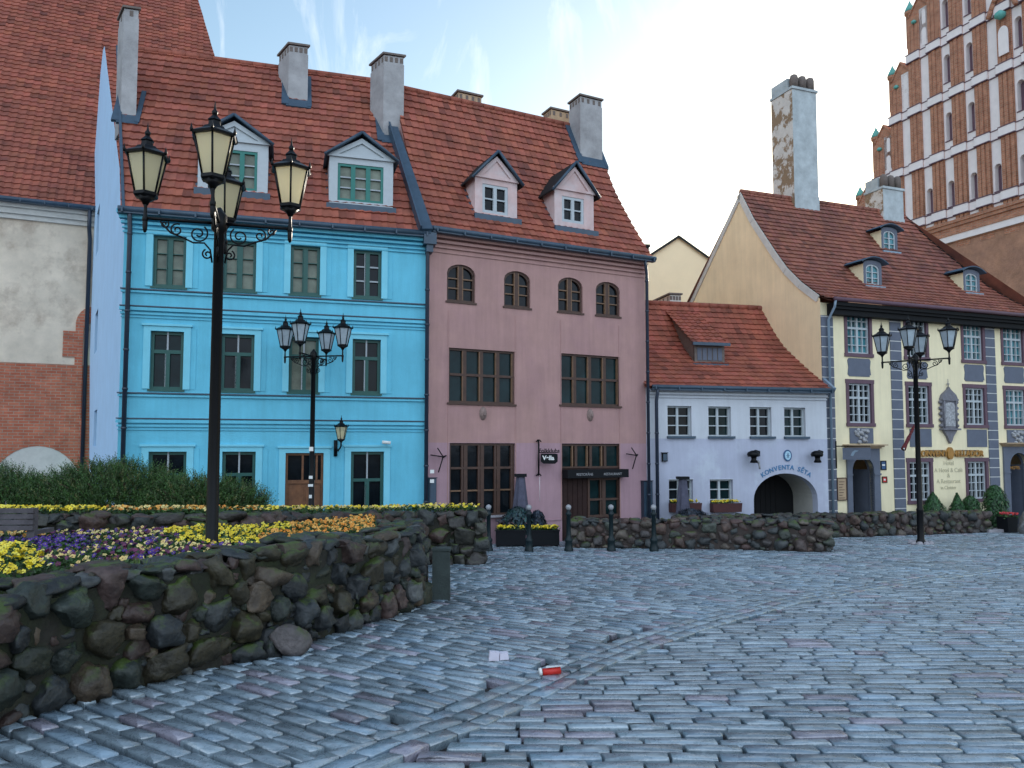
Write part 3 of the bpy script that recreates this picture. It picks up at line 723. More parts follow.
# ------------------------------------------------------------------ white gatehouse
FW = Frame((4.2, 24.1), (.973, .232)); LW = 6.44
wh = thing('white_gatehouse', 'low pale lilac gatehouse with dark passage arch and red tiled roof', 'house', FW.pt(0, 0, gz(25)))
uU = [(667.6, 691.5), (708.5, 731), (750, 771.5), (784.3, 805.5)]
zU0, zU1 = FW.z(735, 436.5), FW.z(735, 406.8)
ups = [(FW.u(a, 420), FW.u(b, 420), zU0, zU1) for a, b in uU]
lows = [(FW.u(669, 490), FW.u(693, 490), FW.z(680, 511), FW.z(680, 479.5)), (FW.u(710, 490), FW.u(733, 490), FW.z(720, 511), FW.z(720, 479.5))]
ga = (FW.u(754, 510), FW.u(818, 510), -1.1, FW.z(787, 473.3)); zsw = FW.z(735, 436)-.09
mb = MB()
garch = arch(ga[0], ga[1], ga[2], ga[3], .85, 18)
lowpoly = [(0, Z0), (ga[0], Z0)]+[(ga[0], ga[2])]+[]
wall_face(mb, FW, rect(0, LW, zsw, 3.72), [rect(*o) for o in ups], 0, .28)
mb.quad(FW.pt(LW, 0, Z0), FW.pt(LW-.5, 6, Z0), FW.pt(LW-.5, 6, 3.7), FW.pt(LW, 0, 3.7)); mb.quad(FW.pt(0, 6.6, 2.0), FW.pt(LW, 6.6, 2.0), FW.pt(LW, 6.6, 3.7), FW.pt(0, 6.6, 3.7))
mb.build('wall', M['white'], wh)
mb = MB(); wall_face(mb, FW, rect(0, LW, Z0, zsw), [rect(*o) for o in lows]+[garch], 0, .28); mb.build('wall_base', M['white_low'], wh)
mb = MB()   # the passage behind the arch: cream vault in front of a painted black sheet
gp = arch(ga[0], ga[1], ga[2], ga[3], .85, 18); n = len(gp)
V = [FW.pt(u, .28, z) for u, z in gp]+[FW.pt(u, 1.4, z) for u, z in gp]
mb.add(V, [(i, (i+1) % n, n+(i+1) % n, n+i) for i in range(1, n)], 0)
mb.build('passage_vault', M['cream'], wh)
mb = MB(); box(mb, FW, ga[0]-.1, ga[1]+.1, 1.38, 1.45, -1.3, 1.6); mb.build('passage_dark_sheet', M['void'], wh)  # near-black sheet painted in for the shade deeper in the passage
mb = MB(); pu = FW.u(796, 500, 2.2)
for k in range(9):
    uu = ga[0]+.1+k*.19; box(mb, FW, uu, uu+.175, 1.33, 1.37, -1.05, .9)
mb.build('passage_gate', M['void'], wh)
for i, o in enumerate(ups+lows):
    w_ = window(wh, FW, o, .17, .05, ((.47, .075),), ((.36, .032), (.68, .032)), 'white_wood', None, 'glass_teal' if i % 2 else 'glass', None)
    s = MB()
    if i < 4: box(s, FW, o[0]-.03, o[1]+.10, -.09, .12, o[2]-.07, o[2]+.005); s.build('sill', M['metal_blue'], w_)
mb = MB()
for o in ups+lows: box(mb, FW, o[0]-.02, o[1]+.02, -.012, .01, o[3]+.003, o[3]+.02)
for z, h, w in ((3.42, .04, .05), (3.53, .06, .09), (3.64, .08, .14)): box(mb, FW, .02, LW, -w, .01, z-h/2, z+h/2)
mb.build('cornice', M['white'], wh)
profW = [(-.2, 3.70), (1.21, 4.71), (2.09, 5.42), (2.7, 6.17), (3.32, 7.05)]; SW = su(profW, 3.32)
rfw, mpW = make_roof(wh, FW, profW, [(-.05, 0), (LW+.12, 0), (LW-.10, SW), (-.8, SW)], 'tile', 13, .22, .27, back=(6.7, 3.6))
mb = MB(); sub_strip(mb, mpW, [(LW+.14, -.02), (LW-.08, SW)], .10, h0=-.03, h1=.12, n=12); mb.build('verge_flashing', M['zinc'], rfw)
gutter(wh, FW, .1, LW+.1, 3.72, -.28, .065)
downpipe(wh, FW, FW.u(654.5, 450), Z0, 3.66, -.22, .055, kick=-.0)
# shed dormer
u, w, z = roof_hit(FW, 709, 364, profW)
a, b = FW.u(694.5, 355, w), FW.u(724.5, 355, w); zt = FW.z(709, 344.5, w)
mb = MB(); wr = wz(profW, FW.z(679, 312, wz(profW, 6.6)));
wq, zq = wz(profW, 6.75), 6.75
box(mb, FW, a, b, w, w+.08, z-.1, zt)
for uu in (a, b): mb.add([FW.pt(uu, w, z-.1), FW.pt(uu, w, zt), FW.pt(uu, wq, zq), FW.pt(uu, (w+wq)/2, zr(profW, (w+wq)/2)-.1)], [(0, 1, 2, 3)])
sd = mb.build('dormer', M['chim_dark'], wh); sd['label'] = 'low shed dormer with dark louvred front on the gatehouse roof'
bmd, mpd, Sd = tiles(FW, [(w-.2, zt-.02), (wq+.05, zq+.03)], [(a-.14, 0), (b+.08, 0), (b+.02, math.hypot(wq+.25-w, zq-zt)), (a-.14, math.hypot(wq+.25-w, zq-zt))], .22, .27, seed=4)
bm_obj(bmd, 'dormer_roof', M['tile'], sd)
mb = MB()
for k in range(5):
    uu = a+.08+(b-a-.16)*k/5; box(mb, FW, uu+.02, uu+(b-a-.16)/5-.02, w-.02, w+.02, z+.12, zt-.12)
mb.build('louvre', M['slate'], sd)
mb = MB(); box(mb, FW, a-.1, b+.1, w-.12, w+.02, z-.12, z-.0); box(mb, FW, a-.16, b+.1, w-.24, w-.17, zt-.06, zt+.04)
mb.build('flashing', M['metal_blue'], sd)
chim_at(wh, FW, profW, 670, 681.5, 306, 293, 1.6, 'cornice', 'chim_dark', behind=4.2, holes=4)
# arch lettering
cx_, top = (ga[0]+ga[1])/2+.02, ga[3]
txt = 'KONVENTA SĒTA'; Rr = 1.55; base = top+.13-Rr
import itertools
wid = {'K': 1.0, 'O': 1.1, 'N': 1.1, 'V': 1.0, 'E': .85, 'T': .85, 'A': 1.0, ' ': .75, 'S': .8, 'Ē': .85}
tot = sum(wid[c] for c in txt); acc = 0
span = 1.62
for c in txt:
    t = (acc+wid[c]/2)/tot-.5; acc += wid[c]
    if c == ' ': continue
    ang = -t*span/Rr*1.15
    text_mesh('letter', c, M['letter_blue'], wh, FW, cx_+Rr*math.sin(-ang), base+Rr*math.cos(ang), -.012, .21, .006, rot=ang, bold=.004)
# round blue medallion above the arch
rm = thing('round_wall_plaque', 'pale blue oval plaque with dark blue rim above the passage arch', 'plaque', FW.pt(FW.u(787, 455), -.02, FW.z(787, 455)))
u, z = FW.uz(787.3, 455.5); n = 24
def disc(mb, fr, u, z, ru, rz_, w0, w1, m=0): prism(mb, fr, [(u+ru*math.cos(2*math.pi*k/n), z+rz_*math.sin(2*math.pi*k/n)) for k in range(n)], w0, w1, m)
mb = MB(); disc(mb, FW, u, z, .15, .19, -.03, 0); mb.build('rim', M['navy'], rm)
mb = MB(); disc(mb, FW, u, z, .11, .145, -.037, -.029); mb.build('plaque_face', M['sign_blue'], rm)
mb = MB()
for t in (0, 1.05, 2.1): c_, s_ = math.cos(t)*.06, math.sin(t)*.09; tube(mb, [FW.pt(u-c_, -.04, z-s_), FW.pt(u+c_, -.04, z+s_)], .007, 5)
mb.build('emblem', M['navy'], rm)
# ------------------------------------------------------------------ yellow house
FY = Frame((10.45, 25.86), (.935, .353)); LY = 11.0
FG = Frame((10.45, 25.86), (-.353, .935))
yh = thing('yellow_house', 'pale yellow house with white lattice windows and grey painted quoins behind the low wall', 'house', FY.pt(0, 0, gz(27)))
ZY = -1.5
def yu(x, y): return FY.u(x, y)
r1z = (FY.z(858, 356.5), FY.z(858, 311.5)); r2z = (FY.z(860, 426), FY.z(860, 381)); r3z = (FY.z(977, 501.5), FY.z(977, 459))
r1 = [(yu(844.8, 335), yu(871, 335)), (yu(904, 335), yu(927.4, 335)), (yu(961.3, 340), yu(983.8, 340)), (yu(1001, 340), yu(1023.7, 340))]
r2 = [(yu(846.8, 405), yu(873, 405)), (yu(906.4, 405), yu(930.8, 405)), (yu(963.7, 405), yu(986, 405)), (yu(1004, 405), yu(1026.5, 405))]
r3 = [(yu(907.6, 480), yu(932.3, 480)), (yu(966.2, 480), yu(988, 480))]
W_ = [(a, b, *r1z) for a, b in r1]+[(a, b, *r2z) for a, b in r2]+[(a, b, *r3z) for a, b in r3]
dA = (yu(851.5, 480), yu(873.2, 480), -1.05, FY.z(862, 456.5)); dB = (yu(1009.3, 480), yu(1009.3, 480)+(yu(873.2, 480)-yu(851.5, 480))*1.05, -1.05, FY.z(1018, 452.8))
mb = MB()
wall_face(mb, FY, rect(0, LY, ZY, 6.75), [rect(*o) for o in W_]+[arch(*d, .50, 12) for d in (dA, dB)], 0, .14)
mb.quad(FY.pt(LY, 0, ZY), FY.pt(LY, 8.2, ZY), FY.pt(LY, 8.2, 6.7), FY.pt(LY, 0, 6.7)); mb.quad(FY.pt(0, 8.2, ZY), FY.pt(LY, 8.2, ZY), FY.pt(LY, 8.2, 6.7), FY.pt(0, 8.2, 6.7))
mb.build('wall', M['yellow'], yh)
profY = [(-.42, 6.78), (0, 6.98), (.85, 7.62), (1.55, 8.28), (2.12, 8.98), (3.33, 10.58), (4.1, 11.86)]
# the gable end: outline from the verge
gp = [(0, ZY), (8.3, ZY), (8.3, 7.2), (7.7, 7.95), (4.1, 11.74)]+[(w, z-.1) for w, z in reversed(profY[1:-1])]
mb = MB(); wall_face(mb, FG, gp, [], 0); mb.build('gable_wall', M['yellow_side'], yh)
mb = MB()   # pale rendered verge band, proud of the gable
fl = profY[1:]
for (a, b), (c, d) in zip(fl, fl[1:]):
    L = math.hypot(c-a, d-b); nx, nz = (d-b)/L*.24, -(c-a)/L*.24
    prism(mb, FG, [(a, b), (c, d), (c+nx, d+nz), (a+nx, b+nz)], -.0, .05)
prism(mb, FG, [(4.1, 11.86), (4.1, 11.6), (7.9, 7.65), (8.05, 7.85)], -.0, .05)
mb.build('verge_band', M['cornice'], yh)
SY = su(profY, 4.1)
ur = yu(906, 217)
ur = FY.roof(906, 217, 6.98, 1.2)[0]
rfy, mpY = make_roof(yh, FY, profY, [(-.02, 0), (LY+.1, 0), (ur, SY), (-.02, SY)], 'tile_dark', 21, .21, .24, back=(8.6, 7.2), amp=.018)
mb = MB(); mb.add([FY.pt(LY+.1, -.42, 6.78), FY.pt(LY+.1, 8.6, 6.78), FY.pt(ur, 4.1, 11.86)], [(0, 1, 2)], 0, (.9, .9, .9)); mb.build('hip_slope', M['tile_dark'], rfy)
mb = MB(); sub_strip(mb, mpY, [(LY+.08, 0), (ur, SY)], .08, h0=0, h1=.05, n=14); mb.build('hip_ridge', M['tile_dark'], rfy)
mb = MB(); box(mb, FY, .28, LY+.1, -.45, .01, 6.60, 6.72); box(mb, FY, .28, LY+.1, -.30, .01, 6.32, 6.60); box(mb, FY, .28, LY+.1, -.38, .01, 6.50, 6.60); mb.build('dark_eaves', M['sign_dark'], yh)
mb = MB(); tube(mb, [FY.pt(.15, -.50, 6.80), FY.pt(LY, -.50, 6.80)], .07, 8); mb.build('gutter', M['maroon'], yh)
for i, o in enumerate(W_):
    u0, u1, z0, z1 = o; t = .0
    f = window(yh, FY, (u0+.09, u1-.09, z0+.10, z1-.09), .10, .055, ((.5, .08), (.265, .028), (.735, .028)), ((.64, .075), (.82, .028), (.215, .028), (.43, .028)), 'white_wood', None, 'glass_bright' if i in (0, 2, 3, 7) else 'glass_teal' if i in (1, 5) else 'glass')
    s = MB(); box(s, FY, u0-.03, u0+.09, -.03, .115, z0, z1); box(s, FY, u1-.09, u1+.03, -.03, .115, z0, z1)
    box(s, FY, u0-.05, u1+.05, -.034, .115, z1-.09, z1+.05); box(s, FY, u0-.05, u1+.05, -.06, .115, z0-.02, z0+.10)
    s.build('surround', M['maroon'], f)
# painted panels between the rows
def scal(u0, u1, z0, z1):
    e = .06; return [(u0+e, z0), (u1-e, z0), (u1-e, z0+e), (u1, z0+e), (u1-.0, z0+e*1.2), (u1-e*.6, (z0+z1)/2), (u1, z1-e*1.2), (u1-e, z1), (u0+e, z1), (u0, z1-e*1.2), (u0+e*.6, (z0+z1)/2), (u0, z0+e*1.2)]
for a, b in r1: mb = MB(); prism(mb, FY, scal(a+.07, b-.07, FY.z(858, 376.5), FY.z(858, 358.5)), -.02, .01); mb.build('painted_panel', M['slate'], yh)
for i, (a, b) in enumerate(r2):
    if i in (1, 2): mb = MB(); prism(mb, FY, rect(a+.10, b-.03, FY.z(977, 447), FY.z(977, 429.5)), -.02, .01); mb.build('painted_panel', M['slate'], yh)
for i in (0, 3):
    a, b = r2[i]; mb = MB(); prism(mb, FY, rect(a+.08, b-.05, FY.z(860, 443.5), FY.z(860, 428)), -.03, .01); pn = mb.build('relief_panel', M['slate'], yh)
    mb = MB(); c_ = (a+b)/2; zc = FY.z(860, 436)
    rr = random.Random(3)
    for k in range(26):
        x, y = rr.uniform(-.28, .28), rr.uniform(-.22, .22); r0 = rr.uniform(.04, .09)
        lathe(mb, [(0.001, -r0), (r0*.8, -r0*.5), (r0, 0), (r0*.8, r0*.5), (.001, r0)], FY.pt(c_+x, -.04, zc+y), 8)
    mb.build('carved_figures', M['relief'], pn)
# quoin strips with pale joints
for (xa, xb) in ((818.9, 829), (889.3, 899.6), (984, 994.2)):
    mb = MB(); jt = MB(); a = max(0.0, yu(xa, 330)); b = a+.50
    z = ZY+.2
    while z < 6.3:
        box(mb, FY, a, b, -.035, .01, z, min(z+.315, 6.31)); z += .345
    box(jt, FY, a+.001, b-.001, -.026, .01, ZY, 6.31)
    qb = mb.build('quoin_strip', M['slate'], yh); jt.build('quoin_joint', M['joint'], qb)
mb = MB(); uu = .23; tube(mb, [FY.pt(.2, -.50, 6.78), FY.pt(uu-.0, -.42, 6.55), FY.pt(uu, -.12, 6.15), FY.pt(uu, -.12, ZY)], .042, 10); mb.build('downpipe', M['zinc'], yh)
# doorways
for k, (d, xa, xb, ya, yb) in enumerate(((dA, 846.5, 879.3, 512, 448.5), (dB, 1003.4, 1036, 512, 446.5))):
    u0, u1 = yu(xa, 480), yu(xb, 480) if k == 0 else dB[1]+(dB[0]-yu(1003.4, 480))
    zt = FY.z((xa+xb)/2 if k == 0 else 1015, yb)
    mb = MB(); wall_face(mb, FY, rect(u0, u1, ZY+.1, zt), [arch(*d, .50, 12)], -.06, .30)
    for ue in (u0, u1): mb.quad(FY.pt(ue, -.06, ZY), FY.pt(ue, .01, ZY), FY.pt(ue, .01, zt), FY.pt(ue, -.06, zt))
    for (x0, x1) in ((u0-.02, d[0]), (d[1], u1+.02)): box(mb, FY, x0, x1, -.09, -.055, FY.z(862, 475.5), FY.z(862, 473.5))
    o = mb.build('door_surround', M['slate'], yh)
    mb = MB(); c_ = (u0+u1)/2
    for j, (ex, z0, z1, w) in enumerate(((.03, zt, zt+.05, .12), (.08, zt+.05, zt+.1, .2), (.14, zt+.1, zt+.14, .30))): box(mb, FY, u0-ex, u1+ex, -w, .0, z0, z1)
    mb.build('door_cornice', M['chim_tan'], o)
    mb = MB(); box(mb, FY, d[0]-.05, d[1]+.05, .9, .95, ZY, d[3]+.1)
    for sgn in (0, 1):
        x0 = d[0]+.02+sgn*(d[1]-d[0])/2; box(mb, FY, x0, x0+(d[1]-d[0])/2-.04, .86, .905, -1.0, d[3]-.5)
    mb.build('door', M['navy' if k else 'sign_dark'], yh)
    mb = MB()
    for ue, m_ in ((d[0], 0), (d[1], 1)): mb.quad(FY.pt(ue, .2, ZY), FY.pt(ue, .9, ZY), FY.pt(ue, .9, d[3]-.45), FY.pt(ue, .2, d[3]-.45))
    mb.build('door_reveal', M['slate'], yh)
    if k: # gilt letters inside the arch
        text_mesh('lettering', 'HOTEL', M['gold'], o, FY, (d[0]+d[1])/2, d[3]-.62, .12, .17, .01)
# chimneys
def rot_chimney(xl, xm, xr, yb, yt, depth, label, pots, name='chimney'):
    u, w, z = roof_hit(FY, (xm+xr)/2, yb, profY)
    ul, ur_ = FY.u(xm, yb, w), FY.u(xr, yb, w); zt = FY.z((xm+xr)/2, yt, w)
    mb = MB(); box(mb, FY, ul, ur_, w, w+depth, z-.5, zt); box(mb, FY, ul-.0, ur_+.02, w-.02, w+.01, z-.3, z+(zt-z)*.12)
    o = mb.build(name, M['chim_blue'], yh); o['label'] = label
    mb = MB(); box(mb, FY, ul-.02, ul-.002, w+.01, w+depth, z-.5, zt-.02); mb.build('peeling_side', M['chim_mot'], o)
    mb = MB(); box(mb, FY, ul-.05, ur_+.05, w-.05, w+depth+.05, zt, zt+.10); box(mb, FY, ul, ur_, w+.28, w+depth, zt+.12, zt+.55); mb.build('chimney_cap', M['chim_blue'], o)
    for k in range(pots):
        uu = ul+(ur_-ul)*(k+.5)/pots; c_ = FY.pt(uu, w+.13, zt+.12); p = MB(); rr_ = (ur_-ul)/pots*.42
        lathe(p, [(rr_, 0), (rr_, .38), (rr_*.8, .50), (rr_*.3, .55)], c_, 12); p.build('chimney_pot', M['chim_dark'], o)
    return o
rot_chimney(778, 795, 819, 210, 91.5, 1.25, 'very tall blue grey chimney with peeling left side and three rounded pots', 3)
rot_chimney(869, 884, 904, 222, 190, .95, 'short blue grey chimney with three rounded pots near the church', 3)
# three eyebrow dormers
def eyebrow(xl, xr, yb, yt, label):
    xm = (xl+xr)/2; u, w, z = roof_hit(FY, xm, yb, profY)
    a, b = FY.u(xl, yb, w), FY.u(xr, yb, w); zt = FY.z(xm, yt, w); e = .12
    mb = MB(); ap = arch(a, b, z+.03, zt, .16, 10); out = [(a-e, z-.15), (b+e, z-.15), (b+e, zt+.0)]+[( (a+b)/2+(b-a+2*e)/2*math.cos(t*math.pi/8), zt+.02+.13*math.sin(t*math.pi/8)) for t in range(1, 8)]+[(a-e, zt)]
    wall_face(mb, FY, out, [ap], w, .08); d = mb.build('dormer', M['slate'], yh); d['label'] = label
    mb = MB()
    for ue in (a-e, b+e): mb.add([FY.pt(ue, w+.002, z-.15), FY.pt(ue, w+.002, zt), FY.pt(ue, wz(profY, zt), zt)], [(0, 1, 2)])
    mb.build('dormer_cheek', M['yellow'], d)
    f = MB(); bars(f, FY, (a, b, z+.03, zt), .045, w+.02, w+.07, ((.5, .05),), ((.33, .028), (.62, .028)), arch_rise=.16); fo = f.build('window', M['white_wood'], d)
    g = MB(); prism(g, FY, arch(a+.01, b-.01, z+.04, zt-.01, .15, 10), w+.072, w+.078); g.build('pane', M['glass_bright'], fo)
    r = MB(); N_ = 12; P = []
    for t in range(N_+1):
        q = -1+2*t/N_; uu = (a+b)/2+q*((b-a)/2+e+.20); hh = zt+.06+.16*math.cos(q*math.pi/2)**1.0-.05*abs(q)**3
        P.append((uu, hh))
    V = []
    for uu, hh in P: V += [FY.pt(uu, w-.16, hh), FY.pt(uu, wz(profY, hh)+.05, hh+.02), FY.pt(uu, w-.16, hh+.05), FY.pt(uu, wz(profY, hh+.04)+.05, hh+.06)]
    F_ = []
    for t in range(N_): o = 4*t; F_ += [(o, o+1, o+5, o+4), (o+2, o+6, o+7, o+3), (o, o+4, o+6, o+2)]
    r.add(V, F_, 0, (1, 1, 1), True); r.build('dormer_roof', M['metal_blue'], d)
    s = MB(); box(s, FY, a-e-.02, b+e+.06, w-.12, w+.02, z-.10, z-.03); s.build('sill', M['zinc'], d)
eyebrow(866.3, 879.5, 285.5, 264.5, 'small eyebrow dormer with arched white window low on the left')
eyebrow(884, 895.5, 251, 231, 'small eyebrow dormer with arched white window high on the roof')
eyebrow(966, 977.8, 292.5, 273.5, 'small eyebrow dormer with arched white window at the right hip')
# ornamental niche
mb = MB(); un, zn = FY.uz(947.5, 410)
a, b = FY.u(940.5, 420), FY.u(955, 420); zb1, zb2 = FY.z(948, 428.5), FY.z(948, 401)
box(mb, FY, a, b, -.10, .01, zb1, zb2); box(mb, FY, a-.08, b+.08, -.18, .01, zb1-.06, zb1); box(mb, FY, a-.04, b+.04, -.15, .01, zb2, zb2+.07)
prism(mb, FY, [(a-.04, zb2+.07), (b+.04, zb2+.07), (b-.03, zb2+.22), (un+.05, zb2+.42), (un, zb2+.50), (un-.05, zb2+.42), (a+.03, zb2+.22)], -.12, .01)
tube(mb, [FY.pt(un, -.06, zb2+.45), FY.pt(un, -.06, zb2+.80)], .022, 6, r2=.008); box(mb, FY, un-.06, un+.06, -.07, -.05, zb2+.60, zb2+.63)
for s_, e in ((a, -1), (b, 1)):
    for k in range(5):
        zz = zb1+.1+(zb2-zb1-.15)*k/4; lathe(mb, [(.01, -.07), (.06, -.04), (.075, 0), (.06, .04), (.01, .07)], FY.pt(s_+e*.04, -.05, zz), 8)
prism(mb, FY, [(a+.02, zb1-.06), (b-.02, zb1-.06), (un+.14, zb1-.3), (un+.09, zb1-.42), (un, zb1-.55), (un-.09, zb1-.42), (un-.14, zb1-.3)], -.10, .01)
nc = mb.build('niche', M['stone_dark'], yh)
mb = MB(); prism(mb, FY, arch(a+.11, b-.11, zb1+.08, zb2-.06, .12), -.115, -.10); mb.build('relief_figure', M['relief'], nc)
tube_part('rib', M['stone_dark'], nc, [FY.pt(a+.06, -.12, zb1), FY.pt(a+.06, -.12, zb2)], .035); tube_part('rib', M['stone_dark'], nc, [FY.pt(b-.06, -.12, zb1), FY.pt(b-.06, -.12, zb2)], .035)
# faded painted inscription
for k, (t, y) in enumerate((('Hotel', 464), ('A Hotel & Café', 471.0), ('&', 476.3), ('A Restaurant', 482), ('in Cloister', 488))):
    u_, z_ = FY.uz(948.5, y); text_mesh('inscription', t, M['grey_text'], yh, FY, u_, z_-.04, -.008, .22 if k < 4 else .18, .003)
# gilt letter sign with its crest
gs = thing('gilt_letter_sign', 'gold letter sign with round crest in the middle above the faded inscription', 'sign', FY.pt(FY.u(949, 453), -.05, FY.z(949, 453)))
z_ = FY.z(949, 457)
mb = MB(); box(mb, FY, FY.u(925, 453), FY.u(944, 453), -.05, -.02, z_+.05, z_+.09); box(mb, FY, FY.u(955, 453), FY.u(978, 453), -.05, -.02, z_+.05, z_+.09)
box(mb, FY, FY.u(925, 453), FY.u(944, 453), -.05, -.02, z_+.22, z_+.25); box(mb, FY, FY.u(955, 453), FY.u(978, 453), -.05, -.02, z_+.22, z_+.25); mb.build('rail', M['brown'], gs)
text_mesh('lettering', 'KONVENTA', M['gold'], gs, FY, FY.u(933, 453), z_+.02, -.06, .31, .02, bold=.008)
text_mesh('lettering', 'HELLADOR', M['gold'], gs, FY, FY.u(966.5, 453), z_+.02, -.06, .31, .02, bold=.008)
mb = MB(); disc(mb, FY, FY.u(948.6, 453), FY.z(949, 453.3), .15, .22, -.10, -.02); mb.build('crest', M['gold'], gs)
# boards and plates
def plate(name, label, cat, fr, x0, x1, y0, y1, m, w=.03, rim=None, extra=None):
    t = thing(name, label, cat, fr.pt(fr.u((x0+x1)/2, y1), -.01, fr.z((x0+x1)/2, y1)))
    u0, u1 = fr.u(x0, (y0+y1)/2), fr.u(x1, (y0+y1)/2); z0, z1 = fr.z((x0+x1)/2, y1), fr.z((x0+x1)/2, y0)
    mb = MB(); box(mb, fr, u0, u1, -w, -.003, z0, z1); mb.build('board', M[m], t)
    mb = MB(); e = .03
    for q in ((u0-e, u0, z0-e, z1+e), (u1, u1+e, z0-e, z1+e), (u0, u1, z0-e, z0), (u0, u1, z1, z1+e)): box(mb, fr, q[0], q[1], -w-.012, -.003, q[2], q[3])
    mb.build('rim', M[rim or m], t)
    return t, u0, u1, z0, z1
t, u0, u1, z0, z1 = plate('notice_board', 'brown notice board on the yellow wall left of the grey doorway', 'notice board', FY, 836.8, 845, 478.5, 499.5, 'chim_tan', .05, 'brown')
mb = MB()
for k in range(7): box(mb, FY, u0+.05, u1-.06-.05*(k % 3), -.054, -.05, z1-.12-k*.09, z1-.10-k*.09)
mb.build('printed_lines', M['brown'], t)
t, u0, u1, z0, z1 = plate('blue_plate', 'small dark blue plate right of the grey doorway', 'plate', FY, 881, 885.2, 461.5, 469.2, 'navy', .02, 'sign_dark')
mb = MB(); box(mb, FY, u0+.03, u1-.03, -.024, -.02, z0+.12, z0+.17); mb.build('mark', M['sign_white'], t)
t, u0, u1, z0, z1 = plate('red_plate', 'small red house plate below the blue one', 'plate', FY, 882.4, 886, 477.3, 482, 'red', .02, 'brown')
mb = MB(); box(mb, FY, u0+.04, u1-.04, -.024, -.02, z0+.05, z1-.05); mb.build('mark', M['sign_white'], t)
# projecting board sign
u_, z_ = FY.uz(835.2, 456)
t = thing('hanging_board_sign', 'grey blue board hanging from an iron bracket at the left end of the yellow house', 'sign', FY.pt(u_, 0, z_-.3))
mb = MB(); tube(mb, [FY.pt(u_, -.04, z_-.4), FY.pt(u_, -.04, z_+.5)], .025, 6); tube(mb, [FY.pt(u_, -.04, z_+.33), FY.pt(u_-.28+.75, -1.05, z_+.33)], .02, 6); mb.build('bracket', M['black'], t)
F2 = Frame(tuple(FY.pt(u_+.04, -.12, 0))[:2], (FY.D[0]*.72+FY.n[0]*-.69, FY.D[1]*.72+FY.n[1]*-.69)); mb = MB(); box(mb, F2, .12, .98, -.02, .02, z_-.12, z_+.28); bo = mb.build('board', M['slate'], t)
mb = MB(); prism(mb, F2, [(.36, z_+.02), (.44, z_+.0), (.50, z_+.12), (.62, z_+.18), (.50, z_+.20), (.42, z_+.14)], -.028, -.02); mb.build('emblem', M['zinc'], bo)
# furled flag on a slanting staff
u_, z_ = FY.uz(918, 425, -.2)
t = thing('furled_flag', 'furled crimson and white flag on a staff slanting down beside the right lamp', 'flag', FY.pt(u_, 0, z_))
u2, z2 = FY.uz(903.3, 449.5, -.9)
A_, B_ = FY.pt(u_+.25, -.02, z_+.32), FY.pt(u2, -.9, z2)
mb = MB(); tube(mb, [A_, B_], .02, 8); mb.build('staff', M['brown'], t)
mb = MB(); n = 9; P = [A_.lerp(B_, .30+.68*k/n) for k in range(n+1)]
for k in range(n): tube(mb, [P[k], P[k+1]], .03+.018*math.sin(k*.9)**2+k*.004, 8, r2=.03+.018*math.sin((k+1)*.9)**2+(k+1)*.004)
mb.build('cloth', M['redcloth'], t)
mb = MB(); tube(mb, [A_.lerp(B_, .62)+Vector((-.02, -.05, -.02)), A_.lerp(B_, .97)+Vector((-.02, -.045, -.02))], .015, 8, r2=.03); mb.build('white_stripe', M['sign_white'], t)

# ------------------------------------------------------------------ pale ochre gable far behind
FF = Frame((8.0, 44.0), (.99, .12))
fh = thing('ochre_gable_house', 'plain ochre gabled house showing between the pink house and the yellow house', 'house', FF.pt(0, 0, -1.8))
def fz(x, y): return FF.uz(x, y)
mb = MB()
pL, pA, pR = fz(640, 262), fz(678, 237), fz(716, 264)
wall_face(mb, FF, [(pL[0]-3, -2), (pR[0]+3, -2), (pR[0]+3, pR[1]-1.5), pR, pA, pL, (pL[0]-3, pL[1]-1.5)], [], 0)
mb.build('wall', M['far_yellow'], fh)
mb = MB()
for (a, b) in (((pL[0]-3, pL[1]-1.5), pL), (pL, pA), (pA, pR), (pR, (pR[0]+3, pR[1]-1.5))):
    mb.add([FF.pt(a[0], -.15, a[1]+.08), FF.pt(b[0], -.15, b[1]+.08), FF.pt(b[0], 10, b[1]+.08), FF.pt(a[0], 10, a[1]+.08), FF.pt(a[0], -.15, a[1]-.08), FF.pt(b[0], -.15, b[1]-.08)], [(0, 1, 2, 3), (0, 4, 5, 1)])
mb.build('roof', M['tile_dark'], fh)
c0 = fz(650, 240)
mb = MB(); box(mb, FF, c0[0]-.3, c0[0]+.12, .6, 1.1, c0[1]-1.6, c0[1]-.1); box(mb, FF, c0[0]-.36, c0[0]+.18, .54, 1.16, c0[1]-.25, c0[1]-.1); mb.build('chimney', M['tile'], fh)

